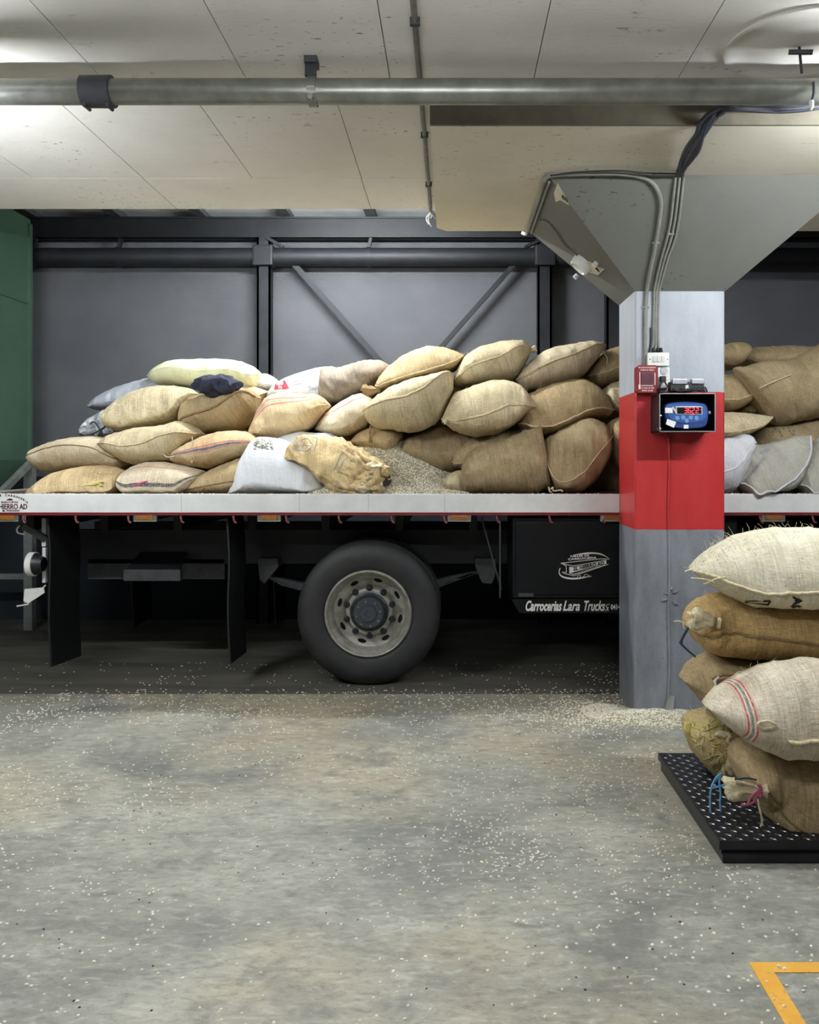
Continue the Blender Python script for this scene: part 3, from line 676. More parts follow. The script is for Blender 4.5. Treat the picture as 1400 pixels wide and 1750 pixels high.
# ------------------------------------------------------------------ tube lamps
for loc, ln, em, lab in LAMPS:
    x, y, z = loc; la = empty('tube_lamp', (x, y, z)); tag(la, lab, 'lamp', 'tube lamps under the ceiling')
    MB().bbox((x-ln/2-.04, y-.022, z+.05), (x+ln/2+.04, y+.022, z+.085), .01).build('housing', 'lamp_white', la)
    for s_ in (-1, 1):
        MB().box((x+s_*(ln/2+.012)-.012, y-.025, z-.025), (x+s_*(ln/2+.012)+.012, y+.025, z+.055)).build('socket', 'lamp_white', la)
        MB().tube([(x+s_*ln*.35, y, z+.085), (x+s_*ln*.35, y, ZC if y < YS else 4.03)], .006, 6).build('hanger', 'clamp_steel', la)
    mt = bpy.data.materials.new('tube_glow'); mt.use_nodes = True; b = mt.node_tree.nodes['Principled BSDF']
    b.inputs['Base Color'].default_value = (1, 1, 1, 1); b.inputs['Emission Color'].default_value = ((0.93, 0.97, 1.0, 1) if abs(x) < 2 else (0.90, 0.95, 1.0, 1)); b.inputs['Emission Strength'].default_value = em
    MB().tube([(x-ln/2, y, z), (x+ln/2, y, z)], .016, 12).build('tube', mt, la, smooth=True, auto=40)
# ------------------------------------------------------------------ green hopper
HX = -3.97; HY0, HY1 = 6.15, 7.72; HZ = 3.86; HB = 1.60
hp = empty('grain_hopper', (HX-0.7, (HY0+HY1)/2, 0)); tag(hp, 'tall green metal hopper on a grey frame at the left edge', 'hopper')
ym = (HY0+HY1)/2; hx0 = HX-1.5
mb = MB().add([(HX, HY0, HB), (HX, HY1, HB), (hx0, HY1, HB), (hx0, HY0, HB), (HX, HY0, HZ), (HX, HY1, HZ), (hx0, HY1, HZ), (hx0, HY0, HZ)], [(0, 1, 5, 4), (1, 2, 6, 5), (2, 3, 7, 6), (3, 0, 4, 7), (4, 5, 6, 7)])
mb.build('hopper_body', 'hopper_green', hp)
mb = MB().add([(HX, HY0, HB), (HX, HY1, HB), (hx0, HY1, HB), (hx0, HY0, HB), (HX-.25, ym-.2, 1.02), (HX-.25, ym+.2, 1.02), (hx0+.5, ym+.2, 1.02), (hx0+.5, ym-.2, 1.02)], [(0, 1, 5, 4), (1, 2, 6, 5), (2, 3, 7, 6), (3, 0, 4, 7), (4, 5, 6, 7)])
mb.build('hopper_cone', 'hopper_green', hp)
MB().box((HX, HY1-.05, HB), (HX+.02, HY1, HZ-.05)).build('corner_flange', 'hopper_green', hp)
MB().bar((HX+.006, HY1-.02, 3.06), (HX+.006, HY0, 3.06), .012, .012).build('seam_weld', 'hopper_green', hp)
MB().bar((HX+.03, HY1-.02, HB-.01), (HX+.03, ym, HB-.40), .05, .05).build('frame_brace', 'hopper_frame', hp)
for x in (HX, hx0):
    for y in (HY0, HY1-.02): MB().box((x-.04, y-.03, 0), (x+.04, y+.05, HB)).build('leg', 'hopper_frame', hp)
for y in (HY0, HY1): MB().bar((HX, y, .5), (hx0, y, .5), .05, .05).build('cross_bar', 'hopper_frame', hp)
# ------------------------------------------------------------------ truck
YR = 5.65; ZR1 = P(0, 844, YR).z; ZR0 = P(0, 876, YR).z; TX0, TX1 = -3.42, 3.6; YT = 7.85
tr = empty('flatbed_truck', (-0.5, 6.7, 0)); tag(tr, 'white and black flatbed truck loaded with sacks', 'truck')
MB().bbox((TX0, YR, ZR0), (TX1, YR+.03, ZR1), .006).build('side_rail', 'rail_white', tr)
MB().bbox((TX0, YT, ZR0), (TX1, YT+.03, ZR1), .006).build('side_rail', 'rail_white', tr)
MB().box((TX0, YR+.03, ZR0), (TX0+.04, YT, ZR1)).build('end_rail', 'rail_white', tr)
y = YR+.032; i = 0
while y < YT-.02:
    y2 = min(y+.24, YT-.002); MB().box((TX0+.042, y, ZR1-.06), (TX1, y2-.004, ZR1-.012)).build('bed_plank', 'bed_wood', tr); y = y2
for px in (310, 512, 630, 760):
    X = P(px, 860, YR).x; MB().box((X-.001, YR-.0006, ZR0+.004), (X+.001, YR+.004, ZR1-.004)).build('rail_joint', 'pipe_grey', tr)
MB().box((TX0, YR+.004, ZR0-.02), (TX1, YR+.05, ZR0)).build('lower_trim', 'trim_red', tr)
X0 = P(37, 0, YR).x; hk = None; k = 0
while X0+k*.364 < TX1-.1:
    X = X0+k*.364
    if hk is None:
        pts = [(X, YR+.02, ZR0-.018), (X+.004, YR+.012, ZR0-.045), (X+.012, YR+.01, ZR0-.066), (X+.026, YR+.012, ZR0-.07)]
        hk = MB().tube(smooth_path(pts, 10), .0085, 7).build('rope_hook', 'hook_red', tr, smooth=True, origin=(X, YR, ZR0))
    else: share(hk, Vector((X, YR, ZR0))-wloc(tr), tr)
    k += 1
for px in (12, 248, 460, 785, 1046, 1322, 1480):
    X = P(px, 0, YR+.01).x; z = P(0, 884.5, YR).z
    ml = MB().bbox((X-.082, YR+.004, z-.03), (X+.082, YR+.04, z+.026), .01).build('marker_light', 'chrome', tr, origin=(X, YR, z))
    MB().bbox((X-.058, YR-.004, z-.017), (X+.058, YR+.02, z+.015), .006).build('lens', 'lens_amber', ml)
# chassis
for y in (6.35, 7.15): MB().box((TX0+.3, y, .80), (TX1+1.0, y+.09, 1.06)).build('chassis_rail', 'chassis_black', tr)
x = TX0+.25
while x < TX1:
    MB().box((x, YR+.45, 1.08), (x+.06, YT-.02, ZR1-.062)).build('cross_member', 'chassis_black', tr); x += .55
# mud flaps
def flap(X, y0, y1, zb0, zb1, zt=1.2):
    mb = MB(); n = 12; vs = []
    for i in range(n+1):
        t = i/n; xx = X+0.03*math.sin(t*2.6)*t+0.012*math.sin(t*7)
        for yy, zb_ in ((y0, zb0), (y1, zb1)):
            z = zt+(zb_-zt)*t; vs += [(xx, yy, z), (xx+.012, yy, z)]
    fs = []
    for i in range(n):
        a = i*4; b = a+4; fs += [(a, a+1, b+1, b), (a+2, b+2, b+3, a+3), (a, b, b+2, a+2), (a+1, a+3, b+3, b+1)]
    fs += [(0, 2, 3, 1), (n*4, n*4+1, n*4+3, n*4+2)]
    return mb.add(vs, fs).build('mud_flap', 'rubber_flap', tr, smooth=True, auto=40)
flap(P(80, 0, 5.76).x, 5.76, 6.22, .15, .115); flap(P(386, 0, 5.76).x, 5.76, 6.2, .17, .15)
flap(P(80, 0, 5.76).x, 7.25, 7.7, .12, .12); flap(P(386, 0, 5.76).x, 7.25, 7.7, .15, .15)
# wheels
WX, WZ, WR = P(629, 0, 5.8).x, .511, .511
def tyre_prof(w):
    h = [(.300, .035), (.315, .015), (.345, .004), (.40, -.004), (.445, .002), (.478, .018), (.50, .036), (.510, .055)]
    tr_ = []
    for k in range(5):
        a = .06+k*(w-.12)/5; b = .06+(k+1)*(w-.12)/5
        tr_ += [(.511, a+.004), (.511, b-.008), (.499, b-.006), (.499, b-.001)]
    return h+tr_[:-2]+[(r, w-o) for r, o in reversed(h)]
def sm_(t): return t*t*(3-2*t)
def wheel(c, flip=1, detail=True):
    wh = MB().lathe(c, [(r, o*flip) for r, o in tyre_prof(.27)], 72).build('wheel', 'tyre_rubber', tr, smooth=True, auto=50, origin=(c[0], c[1], 0)); wh['label'] = 'black tyre'
    yy = lambda o: c[1]+o*flip
    rimp = [(.312, .022), (.308, .006), (.300, .000), (.292, .006), (.288, .02), (.284, .034), (.270, .046), (.264, .08), (.258, .135)]
    rm = MB().lathe(c, [(r, o*flip) for r, o in rimp], 72)
    # disc with ten oval hand holes
    def dy(r): return .135+.02*math.sin(min(1, max(0, (.258-r)/.09))*PI*.5) if r > .185 else .155-.05*sm_(min(1, (.185-r)/.022))
    nh = 8
    for s_ in range(nh):
        a0 = 2*PI*s_/nh+.13; a1 = a0+2*PI/nh; am = (a0+a1)/2; r0, r1 = .195, .258; rmid = .227
        outer = []; inner = []; n = 24
        for k in range(n):
            t = 2*PI*k/n; ct, sn = math.cos(t), math.sin(t); m_ = max(abs(ct), abs(sn))
            outer.append(((a1-a0)/2*ct/m_, (r1-r0)/2*sn/m_)); inner.append((.14*ct, .0145*sn))
        vs = []
        for ring in (outer, inner, inner):
            for a, r in ring:
                rr = rmid+r; ex_ = .012 if ring is inner and len(vs) >= 2*n else 0
                vs.append((c[0]+rr*math.cos(am+a), yy(dy(rr)+ex_), c[2]+rr*math.sin(am+a)))
        rm.add(vs, [(i*n+k, i*n+(k+1)%n, (i+1)*n+(k+1)%n, (i+1)*n+k) for i in range(2) for k in range(n)])
    rm.lathe(c, [(r, dy(r)*flip) for r in (.195, .185, .178, .168, .160, .150, .130, .10)], 72)
    rm.build('rim', 'rim_paint', wh, smooth=True, auto=40)
    MB().lathe(c, [(.258, .175*flip), (.06, .185*flip)], 32).build('brake_drum', 'chassis_black', wh)
    MB().lathe(c, [(.138, .112*flip), (.138, .085*flip), (.128, .078*flip), (.11, .078*flip)], 40).build('hub_flange', 'hub_dark', wh, smooth=True, auto=35)
    MB().lathe(c, [(.112, .085*flip), (.110, .035*flip), (.102, .026*flip), (.062, .024*flip), (.057, .012*flip), (.022, .010*flip), (.02, .015*flip), (.0001, .015*flip)], 16).build('hub_cap', 'hub_cap_grey', wh, smooth=True, auto=30)
    nb = None
    for k in range(8):
        a = 2*PI*k/8+.2; q = Vector((c[0]+.086*math.cos(a), yy(.024), c[2]+.088*math.sin(a)))
        if nb is None: nb = MB().lathe(q, [(.0001, -.012*flip), (.008, -.012*flip), (.008, .004*flip)], 6).build('hub_bolt', 'nut_steel', wh, origin=q)
        else: share(nb, q-wloc(wh), wh)
    nn = None
    for k in range(10):
        a = 2*PI*k/10+PI/2; q = Vector((c[0]+.172*math.cos(a), yy(.10), c[2]+.172*math.sin(a)))
        if nn is None: nn = MB().lathe(q, [(.0001, -.034*flip), (.007, -.034*flip), (.008, -.018*flip), (.016, -.018*flip), (.018, .0), (.024, .004*flip), (.024, .02*flip)], 12).build('lug_nut', 'hub_dark', wh, origin=q)
        else: share(nn, q-wloc(wh), wh)
wheel((WX, 5.80, WZ))
wheel((WX, YT-.15, WZ), -1)
for y in (6.10, YT-.15-.57):
    MB().lathe((WX, y, WZ), tyre_prof(.27), 56).build('inner_tyre', 'tyre_rubber', tr, smooth=True, auto=50)
MB().tube([(WX, 6.0, WZ), (WX, YT-.4, WZ)], .08, 16).build('axle', 'chassis_black', tr, smooth=True, auto=40)
MB().lathe((WX, 6.82, WZ), [(.02, -.17), (.14, -.12), (.19, 0), (.14, .12), (.02, .17)], 24).build('differential', 'chassis_black', tr, smooth=True)
for k in range(5):
    pts = [P(458+k*6, 985+k*3.2, 6.28), P(560, 1004+k*3, 6.28), P(640, 1012+k*3, 6.28), P(740, 992+k*3, 6.28), P(828-k*10, 974+k*3.2, 6.28)]
    mb = MB(); sp_ = smooth_path(pts, 16)
    for a, b in zip(sp_, sp_[1:]): mb.bar(a, b, .08, .012)
    mb.build('leaf_spring', 'chassis_grey', tr)
for pts in (((440, 955), (474, 955), (476, 968), (452, 997), (444, 990)), ((812, 955), (848, 955), (846, 985), (840, 998), (824, 996), (812, 968))):
    MB().prism([P(x, y, 6.2) for x, y in pts], (0, .16, 0)).build('spring_bracket', 'chassis_grey', tr)
pbox(150, 955, 240, 990, 6.35, 6.45, .004).build('crossbeam_plate', 'chassis_grey', tr); pbox(310, 955, 384, 990, 6.35, 6.45, .004).build('crossbeam_plate', 'chassis_grey', tr)
pbox(211, 974, 308, 993, 6.1, 6.16, .004).build('hitch_bar', 'chassis_grey', tr)
MB().prism([P(214, 975, 6.12), P(306, 975, 6.12), P(322, 945, 6.34), P(240, 945, 6.34)], (0, 0, .008)).build('hitch_plate', 'chassis_black', tr)
MB().bar(P(823, 885, 5.9), P(857, 1008, 5.9), .012, .012, (0, 1, 0)).build('stay_rod', 'chassis_grey', tr)
pbox(853.5, 880, 856, 1022, 5.72, 5.75, .001).build('box_edge', 'chassis_grey', tr)
# rear lamp bracket under the left end
pbox(71, 886, 78, 934, 5.9, 5.93, .002).build('lamp_post', 'rail_white', tr); pbox(72, 936, 78, 996, 5.9, 5.93, .002).build('lamp_post', 'rail_white', tr)
MB().bar(P(38, 897, 5.8), P(78, 921, 5.9), .045, .03, (0, 1, 0)).build('strut', 'chassis_grey', tr)
q = P(68, 964, 5.86)
tl = MB().lathe(q, [(.06, -.075), (.085, -.07), (.086, -.03), (.078, -.028)], 28, 'x').build('tail_lamp', 'lettering_white', tr, smooth=True, auto=40)
MB().lathe(q, [(.076, -.06), (.074, -.02), (.05, .03), (.001, .03)], 20, 'x').build('lamp_body', 'chassis_black', tl, smooth=True, auto=40)
MB().prism([P(x, y, 5.85) for x, y in ((42, 1007), (74, 1004), (76, 1013), (50, 1030), (43, 1030), (40, 1026))], (0, .01, 0)).build('reflector_plate', 'lettering_white', tr)
MB().tube([P(29, 1036, 5.85), P(47, 1033, 5.85), P(78, 1000, 5.88)], .006, 6).build('plate_wire', 'rail_white', tr)
MB().tube(smooth_path([P(34, 898, 5.8), P(29, 904, 5.8), P(31, 911, 5.8), P(42, 913, 5.8)], 12), .006, 6).build('wire_hook', 'rail_white', tr, smooth=True)
# tool box with lettering
tb = pbox(876, 884, 1260, 1022, 5.72, 6.25, .012).build('tool_box', 'toolbox_black', tr)
pbox(882, 892, 1062, 1016, 5.708, 5.73, .006).build('door', 'toolbox_black', tb)
pbox(886, 1014, 912, 1020, 5.700, 5.72, .003).build('hinge', 'chassis_grey', tb)
YX = 5.715
MB().prism([P(874, 1024, YX), P(1262, 1024, YX), P(1262, 1048, YX), P(888, 1048, YX)], (0, .3, 0)).build('skirt_board', 'toolbox_black', tb)
mb = MB()
lettering(mb, 'Carrocerias', .098, P(897, 1043.5, YX-.003), width=62*YX/F, shear=.35, bold=.003)
lettering(mb, 'Lara', .098, P(961.5, 1043.5, YX-.003), width=29*YX/F, shear=.35, bold=.002)
lettering(mb, 'Trucks', .098, P(996, 1043.5, YX-.003), width=36*YX/F, shear=.35, bold=.002)
lettering(mb, 'C', .036, P(1034.5, 1038.5, YX-.003), shear=.35); lettering(mb, 'A', .036, P(1034, 1044.5, YX-.003), shear=.35)
lettering(mb, '0414-', .05, P(1044, 1041.5, YX-.003), width=19*YX/F, bold=.001)
mb.build('lettering', 'lettering_white', tb)
# steel-beam emblem on the door
LZ = (940, 930, 1400/120); YL = 5.704
def lp(x, y): return P(LZ[0]+x/LZ[2], LZ[1]+y/LZ[2], YL)
em = MB()
def stroke(pts, wd, n=16, taper=False):
    sp_ = smooth_path([lp(*p) for p in pts], n) if len(pts) > 2 else [lp(*p) for p in pts]
    k = wd/LZ[2]*YL/F
    if not taper:
        for a, b in zip(sp_, sp_[1:]): em.bar(a, b, k, .0016, (0, 1, 0))
    else:
        m_ = len(sp_)-1
        for i, (a, b) in enumerate(zip(sp_, sp_[1:])): em.bar(a, b, k*(.3+1.2*math.sin(PI*min(.98, max(.1, (i+.5)/m_)))), .0016, (0, 1, 0))
stroke([(470, 220), (650, 190), (850, 178), (1000, 195), (1100, 235), (1170, 280)], 22, 20, True)
stroke([(205, 475), (185, 540), (200, 610), (280, 660), (420, 685), (580, 680), (720, 655), (830, 638)], 24, 24, True)
for a, b in (((215, 380), (1020, 292)), ((1020, 292), (1185, 298)), ((215, 380), (460, 435)), ((460, 435), (1130, 318)), ((265, 400), (330, 440)), ((325, 440), (330, 560)), ((240, 560), (330, 560)), ((270, 580), (480, 630)), ((480, 630), (1165, 400)), ((480, 600), (1100, 410)), ((385, 575), (480, 600))): stroke([a, b], 12)
em.prism([lp(385, 455), lp(470, 460), lp(1125, 330), lp(1130, 390), lp(470, 560), lp(390, 575)], (0, .0016, 0))
stroke([(540, 665), (560, 635), (620, 625), (600, 660), (660, 655), (710, 600), (790, 630)], 9, 20)
em_o = em.build('emblem', 'lettering_white', tb)
xd = (lp(1110, 340)-lp(480, 470)).normalized(); yd = Vector((0, 0, 1))
mb = lettering(MB(), 'EL HIERRO AD', .034, lp(470, 530)+Vector((0, -.003, 0)), xd, yd, width=.215, bold=.0008); mb.build('emblem_lettering', 'toolbox_black', tb)
mb = MB(); xd = (lp(790, 225)-lp(410, 250)).normalized()
lettering(mb, 'TALLER DE', .017, lp(400, 262), xd, yd, width=.135, bold=.0006); lettering(mb, 'CARROCERIA', .02, lp(360, 322), xd, yd, width=.20, bold=.0006)
mb.build('emblem_lettering', 'lettering_white', tb)
# maker's mark on the white rail at the left end
mb = MB(); YM = YR-.0015
lettering(mb, 'EL HIERRO AD', .05, P(-14, 870, YM), width=60*YM/F, bold=.0012); lettering(mb, 'EL TOCUYO', .016, P(4, 874.2, YM), width=29*YM/F, bold=.0008); lettering(mb, 'MAIN-CORTEZ', .014, P(2, 859.5, YM), width=29*YM/F, bold=.0004)
arc = 'TALLER DE CARROCERIA'
for i, ch in enumerate(arc):
    if ch == ' ': continue
    t = i/(len(arc)-1); a = math.radians(148-116*t); c0x, c0y, rx, ry = 8, 873, 44, 25
    q = P(c0x+rx*math.cos(a), c0y-ry*math.sin(a), YM); tx = Vector((math.sin(a)*rx, 0, math.cos(a)*-1*ry*-1)).normalized()
    tx = Vector((rx*math.sin(a), 0, -ry*math.cos(a)*1.0)).normalized(); tx = Vector((tx.x, 0, -(-tx.z)))
    lettering(mb, ch, .019, q, tx, Vector((-tx.z, 0, tx.x)), bold=.0006, align='CENTER')
cr_ = [P(x, y, YM) for x, y in ((11, 855.5), (12, 853.5), (14, 853), (15, 851.8), (19, 851.8), (20.5, 853), (21.5, 853.5), (22, 855.5))]
mb.prism(cr_, (0, .001, 0))
mb.build('maker_mark', 'lettering_maroon', tr)
# ------------------------------------------------------------------ sacks
ZA, ZB_, ZCC, ZRR, ZFF = (0, 560, 2.9167), (400, 560, 3.5), (740, 560, 3.889), (1040, 480, 3.889), (1100, 880, 2.8226)
def lerpl(l, t):
    if not isinstance(l, (list, tuple)): return l
    x = t*(len(l)-1); i = min(int(x), len(l)-2); return l[i]+(l[i+1]-l[i])*(x-i)
SACKS = {}
def sack(key, zone, top, bot, D, W, mat, label, group, seam=0.6, e=(.5, .5), wr=1.0, gather=(0, 0), pinch=(), n=60, m=40, k=1.12, seam_part=True, seam_mat='jute_twine', seam_r=.0055, skew=0.0, name='coffee_sack', cat='sack', lump=1.0):
    x0, y0, kk = zone; cv = lambda pts: [P(x0+x/kk, y0+y/kk, D) for x, y in pts]
    ts = [0.55*(1-math.cos(PI*i/n))/2+0.45*i/n for i in range(n+1)]
    T = cr(cv(top), ts); B = cr(cv(bot), ts); sd = (hash(key) % 997) if False else sum(ord(c)*(i+3) for i, c in enumerate(key))*1.37
    verts = []; rows_ = []; slen = 0; us = [0]
    cen = [(a+b)/2 for a, b in zip(T, B)]
    for a, b in zip(cen, cen[1:]): slen += (b-a).length; us.append(slen)
    hm = max((a-b).length for a, b in zip(T, B))
    for i in range(n+1):
        t = ts[i]; f = lerpl(seam, t); s_ = T[i].lerp(B[i], f); ew = e[0]*(1-t)+e[1]*t
        g = max(0, 1-abs(2*t-1)**3.2)**.5; Wi = W*(ew+(1-ew)*g)
        hi = (T[i]-B[i]).length; Wi *= min(1, .35+.9*(hi/hm)**.6) if hi < hm else 1
        if i in (0, n): Wi *= .9
        yc = D+skew*(2*t-1)
        ge = gather[0]*math.exp(-t*9)+gather[1]*math.exp(-(1-t)*9)
        row = []
        for j in range(m):
            th = 2*PI*j/m; cs, sn = math.cos(th), math.sin(th)
            v = (T[i]-s_)*abs(sn)**k if sn >= 0 else (B[i]-s_)*abs(sn)**k
            p = s_+v; p.y = yc-Wi*math.copysign(abs(cs)**.9, cs)
            r = p-Vector((cen[i].x, yc, cen[i].z))
            a = .030*lump*nz(p.x*4+sd, p.y*4, p.z*4)+.055*wr*nz(p.x*11, p.y*11+sd, p.z*11)*.6
            # creases across the sack, strongest near its ends
            cw = (abs(2*t-1)**2*.8+.2)*wr
            a += .035*cw*nz(us[i]*3+sd, th*2.6, 3.3)+.02*cw*nz(us[i]*26+sd, th*1.2, 7.7)
            a += ge*math.sin(th*9+2.2*nz(th*2, sd, 0)+t*3)
            rd = 1-abs(nz(us[i]*9+sd*.3, p.y*5, p.z*7+us[i]*4))*2.2
            a += .085*wr*max(0, rd)**3*(.4+.6*abs(2*t-1))
            a += .06*wr*nz(us[i]*30, sd, cs*2)*math.exp(-abs(sn)*3.2)          # puckers beside the seam
            if abs(sn) < .12: a *= .6
            p = p+Vector((r.x*.35, r.y, r.z*1.0))*a
            if cs > 0:
                for qx, qy, qr, qd in pinch:
                    c_ = P(x0+qx/kk, y0+qy/kk, D); dx_, dz_ = p.x-c_.x, p.z-c_.z; dd = math.hypot(dx_, dz_); an = math.atan2(dz_, dx_)
                    fz = math.exp(-(dd/qr)**2*3); p.y += qd*fz-qd*.28*math.sin(an*8+sd)*math.exp(-dd/qr*1.3)*min(1, dd/qr*4)
            row.append(len(verts)); verts.append(p)
        rows_.append(row)
    faces = []; uvm = []; uvn = []
    per = hm*1.2+W*2.2
    for i in range(n):
        for j in range(m):
            j2 = (j+1) % m; faces.append((rows_[i][j], rows_[i][j2], rows_[i+1][j2], rows_[i+1][j]))
            uvm.append([(us[i], per*j/m), (us[i], per*(j+1)/m), (us[i+1], per*(j+1)/m), (us[i+1], per*j/m)])
            uvn.append([(us[i]/slen, j/m), (us[i]/slen, (j+1)/m), (us[i+1]/slen, (j+1)/m), (us[i+1]/slen, j/m)])
    for i, tt in ((0, 0), (n, 1)):
        r = rows_[i] if i == 0 else rows_[i][::-1]; faces.append(tuple(reversed(r)) if i == 0 else tuple(reversed(r)))
        jj = list(range(m)) if i == 0 else list(range(m))[::-1]; jj = jj[::-1]
        uvm.append([(us[i]+.02, per*q/m) for q in jj]); uvn.append([(tt, q/m) for q in jj])
    zs_ = min(v.z for v in verts); xs_ = sum(v.x for v in verts)/len(verts); base = Vector((xs_, D, zs_))
    me = bpy.data.meshes.new(name); o = bpy.data.objects.new(name, me); C.objects.link(o); o.location = base
    me.from_pydata([v-base for v in verts], [], faces)
    for nm, data in (('metric', uvm), ('norm', uvn)):
        lay = me.uv_layers.new(name=nm); fl = [c for q in data for uv in q for c in uv]; lay.data.foreach_set('uv', fl)
    me.polygons.foreach_set('use_smooth', [True]*len(me.polygons)); me.update()
    me.materials.append(MATS[mat]); tag(o, label, cat, group)
    SACKS[key] = (o, verts, faces, rows_, D)
    if seam_part:
        pts = [verts[rows_[i][0]]+Vector((.002*nz(i*.9, sd, 1), -.003+.002*nz(i*.7, sd, 5), .004*nz(i*.8, sd, 9))) for i in range(1, n)]
        MB().tube(pts, seam_r, 6).build('seam', seam_mat, o, smooth=True)
    return o
def tuft(key, zone, a, b, r, mat='jute_light', name='tied_mouth', D=None, off=-.05, n=14, flare=1.6, tie=None, seed=1):
    """bunched cloth sticking out beyond a tie: from the tie at a to the frayed end at b"""
    o, verts, faces, rows_, D0 = SACKS[key]; D = (D or D0)+off; x0, y0, kk = zone
    p = P(x0+a[0]/kk, y0+a[1]/kk, D); q = P(x0+b[0]/kk, y0+b[1]/kk, D); ax = (q-p); L = ax.length; d = ax.normalized(); u = Vector((0, 1, 0)); v = d.cross(u)
    prof = [(-.12, .75), (0, .5), (.1, .5), (.28, .72), (.5, flare*.68), (.75, flare*.85), (.92, flare*.9), (1.0, flare*.72), (.93, flare*.4), (.8, .1)]
    vs = []; ns = 20
    for t, rr in prof:
        for k in range(ns):
            th = 2*PI*k/ns; w_ = rr*r*(1+.22*math.sin(th*5+seed+t*2)+.45*nz(math.cos(th)*2+seed, math.sin(th)*2, t*3)+.3*nz(math.cos(th)*5+seed, math.sin(th)*5, t*6))
            c = p+d*(t*L+.45*L*nz(math.cos(th)*1.5, math.sin(th)*1.5+seed, 4)*max(0, t)); vs.append(c+u*(w_*math.cos(th)*.8)+v*(w_*math.sin(th)))
    mb = MB().add(vs, [(i*ns+k, i*ns+(k+1)%ns, (i+1)*ns+(k+1)%ns, (i+1)*ns+k) for i in range(len(prof)-1) for k in range(ns)])
    t_ = mb.build(name, mat, o, smooth=True)
    if tie:
        c = p+d*.05*L; mb = MB()
        for kx in range(3):
            ring = [c+d*(.004*kx)+u*(r*.62*math.cos(2*PI*k/16)*.8)+v*(r*.62*math.sin(2*PI*k/16)) for k in range(17)]; mb.tube(ring, .004, 5)
        mb.build('tie_string', tie, o, smooth=True)
    return t_
def crumple(name, c, rad, mat, parent=None, amp=.4, freq=9, sub=4, seed=0, origin=None):
    """crumpled cloth lump: ridged folds on an ellipsoid"""
    bm = bmesh.new(); bmesh.ops.create_icosphere(bm, subdivisions=sub, radius=1.0); c = Vector(c)
    mb = MB(); vs = []
    for v in bm.verts:
        u = v.co.normalized(); q = Vector((u.x*rad[0], u.y*rad[1], u.z*rad[2])); r = q*freq
        rid = 1-2*abs(nz(r.x+seed, r.y, r.z)); rid2 = 1-2*abs(nz(r.x*2.3, r.y*2.3+seed, r.z*2.3))
        vs.append(c+q*(1-amp*.7+amp*rid+amp*.45*rid2))
    bm.verts.index_update(); fs = [tuple(v.index for v in f.verts) for f in bm.faces]; bm.free()
    return mb.add(vs, fs).build(name, mat, parent, smooth=True, fixn=False)
def strings(key, zone, paths, r, mat, name='string', off=-.02, D=None):
    o, _, _, _, D0 = SACKS[key]; x0, y0, kk = zone
    for pth in paths:
        pts = []
        for q in pth:
            dd = (D or D0)+off+(q[2] if len(q) > 2 else 0); pts.append(P(x0+q[0]/kk, y0+q[1]/kk, dd))
        MB().tube(smooth_path(pts, 20) if len(pts) > 2 else pts, r, 5).build(name, mat, o, smooth=True)
def on_sack(key, mb, name, mat, lift=.0025):
    """drape flat print in mb (drawn in the x-z plane) on the front of a sack"""
    o, verts, faces, rows_, D = SACKS[key]; bv = bvhtree.BVHTree.FromPolygons(verts, faces); vs = []
    for v in mb.v:
        h = bv.ray_cast(Vector((0, 0, CAMH)), (Vector(v)-Vector((0, 0, CAMH))).normalized())
        if h[0] is None: h = bv.find_nearest(Vector((v[0], D-.2, v[2])))
        d = (h[0]-Vector((0, 0, CAMH))).normalized(); vs.append(tuple(h[0]-d*lift))
    q = MB(); q.v = vs; q.f = mb.f; return q.build(name, mat, o, fixn=False, kind='stuff')
def hairs(key, count, ln, mat='jute_light', r=.0009, seed=3, j0=2, j1=14):
    o, verts, faces, rows_, D = SACKS[key]; rnd = random.Random(seed); mb = MB(); n = len(rows_); m = len(rows_[0])
    for _ in range(count):
        i = rnd.randrange(1, n-1); j = rnd.randrange(j0, j1); p = verts[rows_[i][j]]; c = sum((verts[q] for q in rows_[i]), Vector())/m
        d = (p-c).normalized(); d = (d+Vector((rnd.uniform(-1, 1), rnd.uniform(-.6, .6), rnd.uniform(-.4, .6)))).normalized(); l = ln*rnd.uniform(.4, 1.3)
        b = Vector((rnd.uniform(-1, 1), rnd.uniform(-1, 1), rnd.uniform(-1, .4)))*l*.4
        mb.tube([p, p+d*l*.5+b*.2, p+d*l+b], [r, r, r*.5], 3, cap=False)
    return mb.build('loose_fibres', mat, o, kind='stuff')
G1 = 'sacks piled on the left half of the truck bed'; G2 = 'sacks piled on the middle of the truck bed'; G3 = 'sacks on the truck bed right of the column'; G4 = 'sacks stacked on the floor scale'
